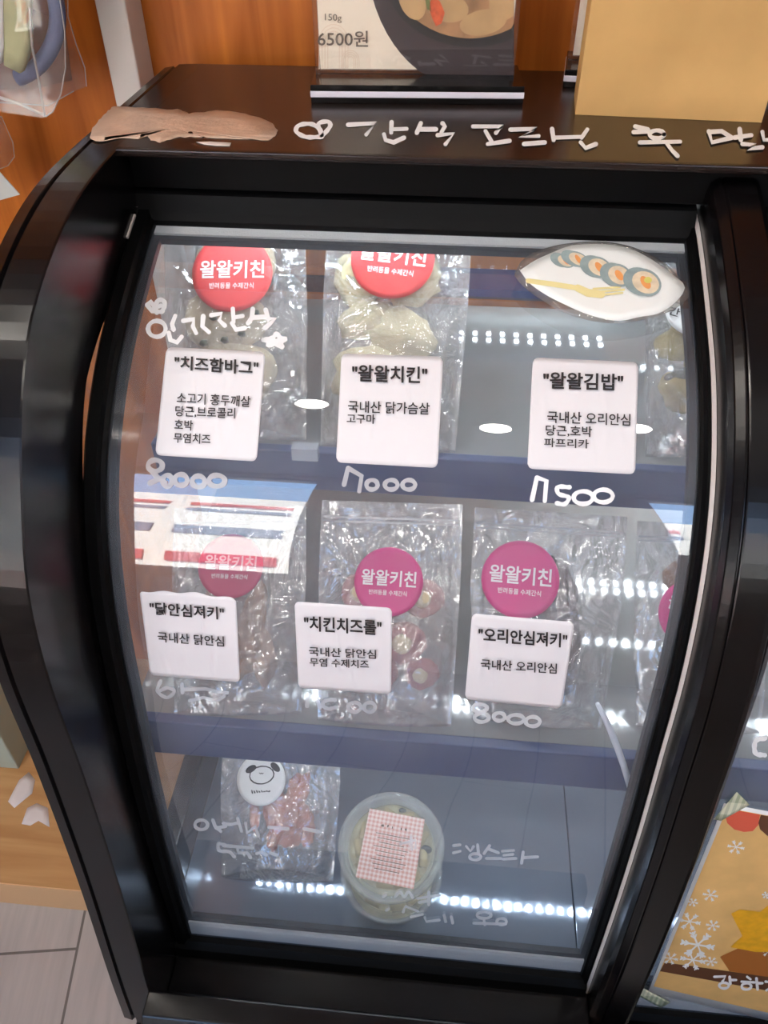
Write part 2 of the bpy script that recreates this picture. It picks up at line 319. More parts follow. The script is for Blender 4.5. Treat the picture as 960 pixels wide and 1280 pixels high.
M = dict(
    black=pmat('black_painted_metal', rgb(13, 11, 12), .22, 0, .32, rvar=.05, vscale=20),
    matte=pmat('black_matte_plastic', rgb(6, 6, 7), .5, 0, .12),
    lip=pmat('black_glossy_trim', rgb(24, 22, 24), .18, 0, .6),
    ledge=pmat('dark_brown_black_laminate', rgb(36, 26, 23), .26, 0, .42, var=.08, vscale=14),
    rubber=pmat('black_rubber_gasket', rgb(8, 8, 9), .5),
    glass=film('dusty_front_glass', (.96, .98, 1, 1), .125, .85, .0, .14, (.74, .83, 1, 1), hvar=.5, ior=1.45),
    sideglass=film('side_glass', (.95, .97, .98, 1), .02, .9, .0, .03),
    alu=pmat('perforated_aluminium_spacer', rgb(222, 222, 220), .4, .15, bump=.5, bscale=600),
    white_strip=pmat('pale_strip', rgb(214, 205, 200), .5),
    shelf=pmat('grey_gloss_shelf', rgb(160, 160, 158), .07, .45, .5),
    rail=pmat('navy_shelf_front', rgb(36, 54, 98), .32, 0, .5, bump=.1, bscale=80),
    steel=pmat('stainless_steel', rgb(160, 172, 190), .06, .6, .5, bump=.03, bscale=60, rvar=.02, vscale=20),
    led=emit('led_diode', (.84, .94, 1, 1), 170),
    leddim=emit('led_diode_back', (.84, .94, 1, 1), 45),
    ledbody=pmat('led_strip_body', rgb(60, 60, 66), .5),
    marker=pmat('white_paint_marker', rgb(240, 240, 242), .5),
    chalk=film('thin_white_paint_marker', (1, 1, 1, 1), 0, 0, .5, .55, (.95, .95, .97, 1)),
    fade=film('faded_white_paint_marker', (1, 1, 1, 1), 0, 0, .5, .38, (.9, .92, .97, 1)),
    label=pmat('white_label_paper', rgb(226, 223, 227), .55, bump=.35, bscale=26, stretch=(1, .25, .25)),
    ink=pmat('black_ink', rgb(34, 30, 32), .6),
    paper=pmat('white_paper', rgb(240, 238, 236), .55),
    cream=pmat('cream_card', rgb(250, 232, 212), .45),
    brownink=pmat('brown_ink', rgb(104, 84, 70), .6),
    archink=pmat('pale_arch_ink', rgb(240, 214, 190), .6),
    bowl=pmat('printed_dark_bowl', rgb(52, 36, 40), .4, var=.12, vscale=14),
    bowl_rim=pmat('printed_black_rim', rgb(18, 12, 14), .3),
    broth=pmat('printed_broth', rgb(176, 128, 84), .45, var=.25, vscale=60),
    dumpling=pmat('printed_dumpling', rgb(206, 164, 112), .45, var=.15, vscale=40),
    roe=pmat('printed_orange_garnish', rgb(226, 92, 36), .5, var=.2, vscale=300),
    leafink=pmat('printed_green_garnish', rgb(112, 116, 50), .5),
    acrylic=film('clear_acrylic', (.98, .99, .99, 1), .035, .8, .02, .02),
    laminate=film('laminating_film', (.86, .83, .8, 1), .06, .6, .05, .16, (.8, .76, .74, 1)),
    pblack=pmat('black_acrylic', rgb(12, 11, 12), .15), pwhite=pmat('white_acrylic', rgb(230, 226, 236), .3),
    kraft=pmat('kraft_paper', rgb(208, 166, 106), .65, var=.12, vscale=9, bump=.2, bscale=18, spec=.25),
    patch=pmat('bare_tan_adhesive', rgb(196, 166, 144), .3, var=.22, vscale=22, bump=.5, bscale=120),
    bag=film('clear_pouch_film', (.95, .96, .97, 1),  .20, .6, .15, .25, (.93, .92, .90, 1), bump=1.0, bscale=20, bdist=.010, hvar=.6),
    zipm=film('pouch_zip', (.9, .92, .95, 1), .08, .8, .2, .28, (.9, .92, .95, 1)),
    red=pmat('red_sticker', rgb(208, 58, 58), .45), pink=pmat('pink_sticker', rgb(214, 40, 128), .45),
    rose=pmat('rose_sticker', rgb(196, 44, 96), .45),
    wpr=pmat('white_print', rgb(246, 236, 238), .5),
    patty=pmat('grey_beige_patty', rgb(206, 188, 152), .7, var=.3, vscale=60, bump=.4, bscale=120),
    herb=pmat('dark_green_bits', rgb(64, 70, 48), .7),
    chick=pmat('pale_chicken', rgb(206, 190, 148), .65, var=.2, vscale=40, bump=.4, bscale=90),
    jerky=pmat('tan_jerky', rgb(160, 116, 78), .55, var=.35, vscale=40, bump=.4, bscale=90),
    roll=pmat('red_brown_meat_roll', rgb(170, 78, 78), .5, var=.25, vscale=60),
    cheese=pmat('cream_cheese', rgb(222, 200, 158), .6),
    duck=pmat('dark_duck_jerky', rgb(66, 40, 44), .5, var=.35, vscale=40, bump=.4, bscale=90),
    orange=pmat('orange_jerky', rgb(198, 94, 50), .4, var=.3, vscale=50, bump=.4, bscale=90),
    veg=pmat('yellow_green_vegetable', rgb(190, 166, 92), .6, var=.25, vscale=40),
    beet=pmat('magenta_vegetable', rgb(160, 50, 84), .6),
    tub=film('translucent_tub', (.95, .96, .95, 1), .05, .8, .25, .22, (.86, .88, .84, 1)),
    lid=film('clear_tub_lid', (.98, .98, .97, 1), .05, .8, .12, .10, (.88, .9, .86, 1)),
    pasta=pmat('pasta', rgb(226, 206, 152), .5, var=.1, vscale=60),
    gravy=pmat('cream_sauce', rgb(226, 216, 176), .45, var=.25, vscale=45, bump=.5, bscale=90),
    olive=pmat('dark_mushroom', rgb(74, 74, 70), .5),
    gingham=checker('pink_gingham_paper', rgb(246, 226, 214), rgb(226, 164, 150), 190),
    tan=pmat('poster_tan', rgb(230, 184, 116), .5, var=.1, vscale=26),
    brown=pmat('poster_brown', rgb(104, 66, 44), .5), coral=pmat('poster_coral', rgb(222, 96, 72), .5),
    star=pmat('poster_yellow_star', rgb(236, 172, 30), .5, var=.15, vscale=70), shade=pmat('poster_rust_shape', rgb(172, 104, 46), .5),
    washi=checker('plaid_washi_tape', rgb(228, 226, 200), rgb(160, 170, 140), 160),
    plate=pmat('printed_white_plate', rgb(240, 241, 238), .4),
    plate2=pmat('printed_plate_rim', rgb(226, 230, 230), .4),
    nori=pmat('printed_seaweed', rgb(150, 166, 166), .5, var=.15, vscale=80), rice=pmat('printed_filling', rgb(226, 208, 180), .5, var=.15, vscale=120),
    carrot=pmat('printed_carrot', rgb(236, 160, 96), .5), fork=pmat('printed_yellow_fork', rgb(236, 222, 160), .5), lime=pmat('printed_pickle', rgb(214, 206, 110), .5),
    wood=wood('orange_brown_wood_panel', rgb(146, 74, 20), rgb(202, 118, 46), 2.4),
    oak=wood('pale_oak_laminate', rgb(184, 134, 84), rgb(206, 160, 108), 4, (.8, 9, 9), .4),
    oakedge=pmat('pale_oak_edge', rgb(226, 180, 130), .5),
    floor=planks('grey_wood_vinyl', rgb(170, 160, 152), rgb(184, 174, 166), rgb(110, 102, 96), 1.2, .18, math.radians(81)),
    wall=pmat('white_wall_paint', rgb(226, 224, 222), .8), ceil=pmat('ceiling_paint', rgb(214, 218, 226), .8),
    post=pmat('white_post', rgb(214, 208, 202), .5),
    pvc=film('clear_vinyl_bag', (.93, .92, .92, 1), .05, 1, .06, .06, bump=.3, bscale=9),
    seam=film('welded_vinyl_seam', (.9, .88, .86, 1), .1, .6, .3, .32, (.95, .9, .88, 1)),
    olivecloth=pmat('pale_olive_cloth', rgb(178, 178, 134), .8, var=.12, vscale=30, bump=.3, bscale=60),
    bluering=pmat('slate_blue_rubber', rgb(98, 110, 146), .5, bump=.5, bscale=140),
    taupe=pmat('brown_card', rgb(140, 92, 68), .7), greybox=pmat('pale_grey_card', rgb(188, 190, 186), .6, var=.06), greenbox=pmat('pale_green_card', rgb(176, 186, 170), .6, var=.08),
    residue=pmat('white_torn_paper', rgb(226, 212, 204), .7),
    facade=pmat('cream_facade', rgb(236, 226, 210), .8), fred=pmat('red_sign_band', rgb(196, 60, 66), .6), fgrey=pmat('grey_window_band', rgb(110, 120, 136), .4),
    street=pmat('street_asphalt', rgb(120, 120, 122), .8), wframe=pmat('white_window_frame', rgb(210, 212, 216), .4), streak=pmat('reflection_streak', rgb(225, 228, 236), .5),
    lampglow=emit('downlight_lens', (1, .95, .88, 1), 26),
)
# ------------------------------------------------------------------ the room
YB = 1.10
struct(boxo('floor', -2.6, 2.6, -1.5, YB+.1, -.05, 0, M['floor']))
struct(boxo('ceiling', -2.6, 2.6, -1.5, YB+.1, CEIL, CEIL+.06, M['ceil']))
struct(boxo('wall_back', -2.6, 2.6, YB, YB+.08, 0, CEIL, M['wood']))
struct(boxo('wall_left', -2.6, -2.5, -1.5, YB, 0, CEIL, M['wall']))
struct(boxo('wall_right', 2.5, 2.6, -1.5, YB, 0, CEIL, M['wall']))
bm = bmesh.new()
a, b = WIN
for q in ((-2.6, a[0], 0, CEIL), (a[1], b[0], 0, CEIL), (b[1], 2.6, 0, CEIL), (a[0], a[1], 0, a[2]), (a[0], a[1], a[3], CEIL), (b[0], b[1], 0, b[2]), (b[0], b[1], b[3], CEIL)):
    box(bm, q[0], q[1], -1.42, -1.3, q[2], q[3])
struct(mk('wall_front', bm, M['wall']))  # middle pier is added to block daylight from the centre of the glass reflection
for n_, (x0, x1, z0, z1) in enumerate(WIN):
    w_ = bpy.data.objects.new('window_%d' % (n_+1), None); C.objects.link(w_); struct(w_)
    bm = bmesh.new()
    for a in ((x0, x0+.05, z0, z1), (x1-.05, x1, z0, z1), (x0, x1, z0, z0+.05), (x0, x1, z1-.05, z1)): box(bm, a[0], a[1], -1.40, -1.33, a[2], a[3])
    mk('window_frame', bm, M['wframe'], w_)
    boxo('window_pane', x0+.05, x1-.05, -1.372, -1.366, z0+.05, z1-.05, M['sideglass'], w_)
bm = bmesh.new(); box(bm, -9, 9, -7.5, -7.2, 0, 5.3)
fo = struct(mk('wall_opposite', bm, M['facade']))
for z0, z1, mt in ((4.55, 4.75, 'fred'), (4.15, 4.35, 'fgrey'), (2.6, 3.1, 'fgrey'), (1.0, 1.5, 'fred')):
    bm = bmesh.new()
    for k in range(12): box(bm, -8.7+k*1.45, -8.7+k*1.45+1.2, -7.2, -7.15, z0, z1)
    mk('facade_band', bm, M[mt], fo)
struct(boxo('trim_2', -9, 9, -7.5, -1.5, -.12, -.02, M['street']))['label'] = 'street pavement'
p = [at_y(q, 1.045) for q in ((117.5, 0), (162.5, 0))]
struct(boxo('trim_1', p[0].x, p[0].x+.036, 1.045, YB, 0, CEIL, M['post'], bv=.002))
for x, y in SPOTS:
    t = thing('ceiling_and_fill_downlight', 'round recessed downlight in the ceiling above the display case, some added as unseen fill', 'ceiling light', (x, y, CEIL), 'ceiling downlights')
    bm = bmesh.new(); lathe(bm, [(.045, -.002), (.06, -.006), (.062, 0), (.045, 0)], 32, cap=False); mk('trim_ring', bm, M['wframe'], t, True)
    bm = bmesh.new(); lathe(bm, [(.0448, -.004), (.02, -.0055)], 32); mk('lens', bm, M['lampglow'], t)

# ------------------------------------------------------------------ the display case
XL, XR = -.2914, .2086
X2 = .95                      # right end of the case
case = thing('display_case', 'black refrigerated display case with curved front glass and white marker writing', 'display case', (.3, .7, 0))
cm = Matrix.Translation((-.3, -.7, 0))
def part(o, parent=case):
    o.parent = parent
    if parent is case: o.matrix_parent_inverse = cm
    return o
# top panel
ol = [(.727, 1.3625), (.732, 1.363), (1.03, 1.363), (1.03, 1.325), (.80, 1.325), (.80, 1.345), (.766, 1.350), (.738, 1.353), (.729, 1.3555), (.727, 1.358)]
bm = bmesh.new(); prism(bm, ol, 'x', -.312, X2); top = part(bevel(mk('top_panel', bm, M['ledge']), .0012))
PZ = lambda p, q=0: at_z(p, 1.3634+q*3e-5)
pts = [(112,172),(116,160),(124,150),(133,141),(142,133),(160,134),(195,135),(222,137),(236,142),(255,140),(275,138),(300,141),(325,147),(341,155),(347,163),(344,171),(335,175),(300,174),(260,172),(250,171),(225,171),(208,176),(200,178),(188,175),(184,169),(177,168),(174,174),(150,172),(131,172),(130,176),(122,177)]
lay_poly('peeled_patch', [(245,177.5),(262,177),(289,178.5),(287,182.5),(270,182),(255,180.5)], PZ, M['residue'], top, rings=2)['label'] = 'thin white torn strip'
jag = []
for k, p in enumerate(pts):
    n_ = pts[(k+1) % len(pts)]
    for j in range(4):
        x, y = p[0]+(n_[0]-p[0])*j/4, p[1]+(n_[1]-p[1])*j/4
        jag.append((x+1.1*noise.noise(Vector((x*.35, y*.35, 1))), y+1.6*noise.noise(Vector((x*.3, y*.3, 5)))))
lay_poly('peeled_patch', ell(238, 165.5, 3, 1.2, 10), lambda p: at_z(p, 1.3641), M['ledge'], top, rings=2, thick=0)['label'] = 'small dark hole in the patch'
lay_poly('peeled_patch', jag, PZ, M['patch'], top, rings=3)['label'] = 'bare tan peeled patch'
LW = [[(402,171),(382,171),(370,164),(373,157),(389,155),(400,162),(403,170)], [(402,169),(398,155),(410,152),(413,157),(402,171)],
 [(435,156),(470,154),(458,168)], [(489.5,152.6),(489,165.5)], [(489,161.6),(508,161)], [(480,168),(482,175),(492,178),(505,172)],
 [(526,154),(521,166)], [(523,161.6),(545,161.6)], [(553,154),(556,158),(552,165)], [(547,169),(567,167),(557,180)],
 [(591.5,158),(629,158),(620,166)], [(607,164),(615,178)], [(610,180),(637,176)],
 [(638,162),(670,161),(650,171),(673,170)], [(655,180),(681,178)],
 [(690,161),(692,175)], [(692,172),(727,171)], [(734,162),(727,172)], [(726,178),(732,185),(745,180)],
 [(794,158),(810,162)], [(792,165),(811,164)], loop(821,168,9,5), [(800,178),(850,177)], [(834,180),(840,188),(847,195)],
 [(886,164),(890,178),(915,172)], [(915,172),(902,164),(886,165)], [(924.5,161),(926,175)], [(918,172),(939,169)], [(928,180),(944,181),(934,186),(953,184)], [(953,165),(955,175),(968,174)], [(970,160),(971,176)]]
stroke_obj('marker_writing', LW, 5.4, PZ, M['marker'], top)
# left rim: proud curved frame with a groove, and the mullion between the two panes
bm = bmesh.new()
sweep(bm, BP, BN, [(-.310, -.0008), (-.3115, 0), (-.340, -.001), (-.342, -.006), (-.345, -.006), (-.347, -.003), (-.358, -.005), (-.360, -.008), (-.360, -.03), (-.352, -.10), (-.310, -.10)], 0, len(BP)-1, 2)
part(mk('curved_rim', bm, M['black']))
MR = [(.2202, -.01), (.2202, .036), (.2222, .045), (.2295, .050), (.2308, .047), (.2321, .050), (.258, .050), (.2635, .047), (.265, .040), (.265, -.01)]
bm = bmesh.new(); sweep(bm, GP, GN, MR, 0, len(GP)-1, 2); part(bevel(mk('mullion', bm, M['black']), .0008, 1))
bm = bmesh.new(); sweep(bm, GP, GN, [(X2-.03, -.01), (X2-.03, .07), (X2+.02, .07), (X2+.02, -.01)], 5, len(GP)-1, 4); part(mk('end_rim', bm, M['black']))
# sill and base
bm = bmesh.new(); prism(bm, [(.262, .545), (.270, .553), (.296, .553), (.299, .548), (.299, .47), (.40, .47), (.40, .43), (.262, .43)], 'x', -.31, .2202); part(bevel(mk('sill', bm, M['black']), .002))
bm = bmesh.new(); prism(bm, [(.262, .46), (.270, .468), (.296, .468), (.299, .463), (.299, .385), (.40, .385), (.40, .35), (.262, .35)], 'x', .2202, X2); part(bevel(mk('sill', bm, M['black']), .002))
boxo('base_cabinet', -.345, X2, .30, 1.03, .06, .386, M['black'], None, .004); part(bpy.data.objects['base_cabinet'])
part(boxo('plinth', -.372, X2+.02, .262, 1.03, 0, .36, M['matte'], None, .004))
bm = bmesh.new(); prism(bm, [(.752, 1.32), (.752, 1.35), (.80, 1.35), (.80, 1.32)], 'x', -.311, X2); part(mk('header', bm, M['matte']))
# doors: sash + glass + spacers
iT, iB = gidx(1.290), gidx(.487)
def door(x0, x1, dz):
    iB = gidx(.487-dz); iE = gidx(.462-dz)
    sash = bmesh.new()
    sweep(sash, GP, GN, [(x0-.0186, -.012), (x0-.0186, .008), (x0-.016, .011), (x0-.006, .011), (x0-.004, .006), (x0-.0005, .004), (x0-.0005, -.012)], max(0, iT-14), iE, 2)
    sash2 = bmesh.new()
    sweep(sash2, GP, GN, [(x1+.0005, -.012), (x1+.0005, .004), (x1+.003, .006), (x1+.005, .011), (x1+.0075, .011), (x1+.0075, -.012)], max(0, iT-14), iE, 2)
    s = part(mk('door_sash', sash, M['matte']))
    mk('stile', sash2, M['matte'], s)
    bm = bmesh.new()
    a, b = GP[iT], GP[iT-13]
    prism(bm, [(.738, 1.287), (.738, 1.294), (.742, 1.301), (.749, 1.315), (.7515, 1.3165), (.766, 1.321), (.772, 1.321), (.772, 1.300)], 'x', x0-.0186, x1+.0075)
    mk('top_rail', bm, M['matte'], s)
    bm = bmesh.new(); prism(bm, [(y-.09*dz, z-dz) for y, z in ((.3735, .494), (.381, .494), (.381, .44), (.352, .44), (.352, .466), (.362, .470), (.3655, .488))], 'x', x0-.0186, x1+.0075)
    mk('bottom_rail', bm, M['matte'], s)
    g = bmesh.new(); rows = list(range(iT-2, iB+6, 2))
    prev = None
    for i in rows:
        cur = [g.verts.new((x, GP[i].x, GP[i].y)) for x in (x0-.004, x1+.004)]
        if prev: g.faces.new((prev[0], prev[1], cur[1], cur[0]))
        prev = cur
    go = part(mk('glass_pane', g, M['glass'], None, True))
    for z0, z1 in ((1.290, 1.2858), (.528-dz, .498-dz)):
        bm = bmesh.new(); sweep(bm, GP, GN, [(x0, -.008), (x0, -.0006), (x1, -.0006), (x1, -.008)], gidx(z0), max(gidx(z1), gidx(z0)+2), 1)
        mk('spacer_bar', bm, M['alu'], s)
    for z0, z1 in ((1.2858, 1.2838), (.538-dz, .528-dz)):
        bm = bmesh.new(); sweep(bm, GP, GN, [(x0, -.010), (x0, -.003), (x1, -.003), (x1, -.010)], gidx(z0), max(gidx(z1), gidx(z0)+1), 1)
        mk('spacer_seal', bm, M['rubber'], s)
    for xx in ((x0, x0+.006), (x1-.006, x1)):
        bm = bmesh.new(); sweep(bm, GP, GN, [(xx[0], -.010), (xx[0], -.003), (xx[1], -.003), (xx[1], -.010)], iT, iB, 3)
        mk('edge_seal', bm, M['rubber'], s)
    return s, go
sashL, glass = door(XL, XR, 0)
sashR, glassR = door(.2855, X2-.05, .075)
bm = bmesh.new(); sweep(bm, GP, GN, [(.2166, .004), (.2166, .0112), (.2199, .0122), (.2199, .004)], gidx(1.304), gidx(.44), 2); part(mk('gap_strip', bm, M['white_strip']))
bm = bmesh.new(); sweep(bm, GP, GN, [(-.3098, .010), (-.3098, .0125), (-.3080, .0125), (-.3080, .010)], gidx(1.301), gidx(1.292), 1); sweep(bm, GP, GN, [(-.3098, .010), (-.3098, .0125), (-.3080, .0125), (-.3080, .010)], gidx(1.289), gidx(1.280), 1)
part(mk('gap_strip', bm, M['white_strip']))
# left end: frame bars and glass
bm = bmesh.new(); box(bm, -.345, -.318, .33, 1.03, .50, .579); box(bm, -.345, -.318, .985, 1.03, .5, 1.33); box(bm, -.345, -.318, .74, 1.03, 1.30, 1.34); part(bevel(mk('side_frame', bm, M['black']), .002))
sg = [(p.x+.02, p.y-.02) for p in BP[40:186:4]] + [(.33, .56), (1.0, .56), (1.0, 1.32)]
bm = bmesh.new(); prism(bm, sg, 'x', -.336, -.333); part(mk('side_glass', bm, M['sideglass']))
# back: framed sliding glass
bm = bmesh.new(); box(bm, -.318, X2, 1.0, 1.03, .5, .55); part(mk('back_frame', bm, M['black'])); bm = bmesh.new(); box(bm, -.318, X2, 1.0, 1.03, 1.26, 1.325); part(mk('back_frame', bm, M['black']))
bm = bmesh.new(); box(bm, -.318, X2, 1.012, 1.016, .55, 1.26); part(mk('back_glass', bm, M['sideglass']))
# steel floor in two trays with a seam
for a, b in ((-.318, .2052), (.2068, X2)): part(boxo('steel_tray', a, b, .385, 1.0, .478, .50, M['steel'], None, .001))
# shelves
Z1, Z2 = 1.085, .880
for zt, yf, zr in ((Z1, .66, .050), (Z2, .455, .060)):
    sh = part(boxo('shelf', -.312, X2, yf+.004, .995, zt-.012, zt, M['shelf']))
    boxo('shelf_front', -.312, X2, yf-.006, yf+.006, zt-zr, zt+.002, M['rail'], sh, .0015)
bm = bmesh.new()
boxo('ticket_holder', -.157, -.13, .640, .652, Z1+.001, Z1+.016, M['zipm'], bpy.data.objects['shelf'])
# LED strips
def led(y, z, rows, x0=-.30, x1=.90, pitch=.0185, mt='led'):
    s = part(boxo('led_strip', x0, x1, y-.012, y+.012*(1 if rows == 1 else 1.8), z, z+.008, M['ledbody']))
    bm = bmesh.new()
    for r in range(rows):
        x = x0+.01
        while x < x1: box(bm, x, x+.0055, y-.003+r*.017, y+.003+r*.017, z-.0015, z); x += pitch
    d = mk('led_diodes', bm, M[mt], s); d['label'] = 'glowing white diodes'; d['kind'] = 'stuff'
led(.962, 1.118, 2, .0, .20, mt='leddim')
led(.98, 1.160, 1, .215, .60, mt='leddim')
led(.85, Z1-.022, 2, .13, .60); led(.75, Z1-.022, 1, .13, .60)
led(.60, Z2-.022, 1)
led(.795, 1.315, 2)  # added strip that brightens the top row, unseen behind the header
boxo('led_cover', -.02, .205, .94, .999, 1.126, 1.136, M['rail'], bpy.data.objects['led_strip'])
part(boxo('back_rail', -.312, X2, .990, .9995, 1.098, 1.118, M['matte']))
# white reflection streak built as a solid tube in front of the lower shelf
bm = bmesh.new(); tube(bm, [at_y(q, .447) for q in ((747, 880), (756, 897), (765, 917), (773, 938), (780, 958), (788, 985))], [.0022, .003, .0034, .0034, .0034, .0034]); part(mk('reflection_streak', bm, M['streak'], None, True))

# ------------------------------------------------------------------ writing on the glass
G1 = lambda p, q=0: at_glass(p, .0010+q*3e-5)
G2 = lambda p: at_glass(p, .0016)
hw = [[(184,381),(188,377),(194,384)], [(196,391),(195,384),(197,376),(203,375),(206,380),(203,389)], [(184,381),(190,389),(202,390)], [(192,386),(201,382)],
 loop(196,411,11,10), [(219,395),(215,405),(217,412)], [(211,416),(213,425),(221,428),(227,421)],
 [(229,401),(242,399),(241,408),(245,416)], [(254,395),(253,408),(261,415)],
 [(264,394),(277,392),(274,400),(281,407)], [(291,386),(292,402)], [(292,397),(303,395)], [(290,404),(295,412),(306,410)],
 [(316,386),(315,397),(310,404)], [(315,397),(331,396)], [(332,387),(335,397)], [(335,399),(344,398),(337,405),(331,410)],
 [(329,425),(341,422),(346,417),(350,422),(357,424),(351,428),(353,434),(344,430),(335,432),(337,427),(329,425)], [(336,426),(350,426)]]
stroke_obj('handwriting', hw, 5.6, G1, M['marker'], glass)
prices = [
 ('chalk', 6.4, [loop(194,582,9,7), [(190,589),(196,596),(206,603)], [(187,604),(198,599)], loop(209,601,6,7), loop(226,600,8,7), loop(248,602,8,7), loop(271,601,10,7)]),
 ('chalk', 5.5, [[(435,585),(430,606)], [(435,585),(452,595),(449,614)], loop(465,606,7,6), loop(489,606,8,6), loop(511,606,8,6)]),
 ('marker', 5.5, [[(671,597),(665,625)], [(671,597),(683,601),(681,626)], [(712,609),(697,609),(698,617),(711,622),(706,630),(696,629)], loop(729,622,12,8), loop(754,620,12,8)]),
 ('fade', 4.5, [[(201,851),(197,864),(209,872),(218,864),(209,860),(199,864)], [(227.5,855),(228,866)], [(229,862),(257,861),(272,865),(284,866)], [(237,876),(254,872),(272,876),(280,870)]]),
 ('fade', 4.8, [[(385,868),(384,883)], [(385,868),(396,873),(400,885)], [(419,875),(411,875),(404,878),(404,883),(411,886),(420,884)], loop(443,884,8,6), loop(462,884,7,6)]),
 ('chalk', 4.8, [loop(600,885,9,4.5), loop(602,897,9,5.5), loop(624,896,7,5), loop(645,899,10,5.5), loop(666,902,9,6)]),
 ('fade', 4.2, [loop(251.6,1031,8,6), [(266,1025),(269,1033),(276,1039)], [(270,1035),(282,1033)], [(279,1029),(287,1031),(296,1029)], [(297,1023),(302,1039)], [(307,1029),(309,1041),(319,1033),(323,1045)], [(336,1034),(360,1036)], [(380,1036),(400,1040)],
   [(281,1056),(273,1055),(274,1063),(287,1065),(293,1071)], [(279,1057),(316,1060)], [(297,1061),(298,1066),(309,1066),(313,1072)], [(321,1067),(327,1065),(333,1069)], [(338,1066),(346,1069)]]),
 ('fade', 3.6, [[(500,1055),(520,1050),(519,1060)], [(514,1046),(514,1062)], [(567,1057),(575,1056)], [(567,1066),(575,1064)], [(583,1058),(588,1064),(592,1058)], loop(594,1071,7,4), [(597,1056),(598,1066)], [(612,1057),(605,1067)], [(610,1061),(623,1066)], [(608,1073),(626,1073)], [(628,1064),(642,1063)], [(630,1069),(641,1068)], [(629,1074),(645,1073)], [(654,1065),(652,1079)], [(655,1072),(672,1071)],
   [(479,1121),(482,1119)], [(483,1138),(486,1136)], [(494,1121),(500,1115),(505,1121),(511,1115),(516,1122)], [(522,1123),(549,1119)], [(524,1128),(536,1126)], [(536,1115),(536,1131)], [(504,1140),(507,1133),(522,1139)], [(514,1146),(528,1143)], [(531,1147),(533,1152),(549,1150)], [(555,1144),(557,1152)], [(564,1146),(566,1154)], loop(605,1144,9,4), [(592,1154),(632,1155)], loop(627,1152,6,4), [(605,1150),(606,1156)]]),
]
for mt, w_, ln in prices: stroke_obj('handwriting', ln, w_, G1, M[mt], glass)
stroke_obj('handwriting', [[(956, 923), (946, 925), (943, 932), (945, 942), (956, 944)], [(966, 923), (966, 944)]], 6, lambda p: at_glass(p, .001), M['marker'], glassR)
# ------------------------------------------------------------------ white labels
def quad_pts(q, u, v): 
    a = Vector(q[0]).lerp(Vector(q[1]), u); b = Vector(q[3]).lerp(Vector(q[2]), u); return a.lerp(b, v)
def label_sheet(q, seed, n=22, r=.055, torn=False):
    bm = bmesh.new(); rnd = random.Random(seed); folds = [(rnd.uniform(.1, .9), rnd.uniform(.0, .6), rnd.uniform(.3, .7), rnd.uniform(.5, 1)) for _ in range(7)]
    g = []
    for j in range(n+1):
        row = []
        for i in range(n*2+1):
            u, v = i/(n*2), j/n
            uu, vv = u, v
            # rounded corners: pull the corner in
            for cu, cv in ((0, 0), (1, 0), (0, 1), (1, 1)):
                du, dv = abs(u-cu), abs(v-cv)
                if du < r and dv < r:
                    x, y = (r-du)/r, (r-dv)/r; m_ = max(x, y); l_ = math.hypot(x, y)
                    if l_ > 1e-6:
                        k = m_/l_; uu = cu+(1 if cu == 0 else -1)*r*(1-x*k); vv = cv+(1 if cv == 0 else -1)*r*(1-y*k)
            if torn and v < .001: vv += .012*math.sin(u*19)+.012*math.sin(u*7+1)
            off = .0012
            for fu, fv, fl, fa in folds:
                d_ = u-fu-.03*math.sin(v*9+fu*30); w_ = max(0, 1-abs(v-fv-fl/2)/(fl/2))
                off += .0010*fa*w_*math.exp(-(d_/.010)**2)
            row.append(bm.verts.new(at_glass(quad_pts(q, uu, vv), off)))
        g.append(row)
    for a, b in zip(g, g[1:]):
        for i in range(len(a)-1): bm.faces.new((a[i], a[i+1], b[i+1], b[i]))
    o = mk('ingredient_label', bm, M['label'], None, True); solid(o, .0003, 1); return o
LBL = [
 ([(208,434),(332,440),(321,577),(194,569)], [('"치즈함바그"', (218,453), (323,460), 18, .012), ('소고기 홍두깨살', (221,497), (313,502), 14, 0), ('당근,브로콜리', (219,514), (294,517), 14, 0), ('호박', (218,530.5), (241,532), 13, 0), ('무염치즈', (217,547), (263,549), 12.5, 0)], 'white label with five lines of text under the handwritten heart, upper left of the glass'),
 ([(427,442),(554,446),(547,585),(420,578)], [('"왈왈치킨"', (440,466), (534,469), 21, .012), ('국내산 닭가슴살', (435,508), (537,511), 15, 0), ('고구마', (433.5,523), (469,524), 12, 0)], 'white label with three text lines, middle one of the upper row on the glass'),
 ([(666,447),(798,453),(794,593),(659,586)], [('"왈왈김밥"', (679,475), (779,478), 21, .012), ('국내산 오리안심', (684,521), (788,525), 15, 0), ('당근,호박', (682,538), (740,540), 14, 0), ('파프리카', (680,553), (736,555), 11.5, 0)], 'white label with four text lines below the leaf-shaped seaweed roll picture'),
 ([(174,737),(295,747),(300,853),(188,844)], [('"닭안심져키"', (187,760), (280,767), 16, .012), ('국내산 닭안심', (197,796), (280,802), 13, 0)], 'tilted white label with an uneven top edge, lower left on the glass'),
 ([(368,752),(490,760),(489,868),(373,860)], [('"치킨치즈롤"', (380,779), (477,785), 19, .012), ('국내산 닭안심', (386,814), (470,818), 11.5, 0), ('무염 수제치즈', (387,827.5), (461,830.5), 10.5, 0)], 'white label with three text lines in front of the pouch of meat rolls'),
 ([(590,767),(718,778),(702,886),(581,874)], [('"오리안심져키"', (598,793), (709,801), 18, .012), ('국내산 오리안심', (601,830), (696,836), 13, 0)], 'white label with two text lines in front of the dark jerky pouch, lower right'),
]
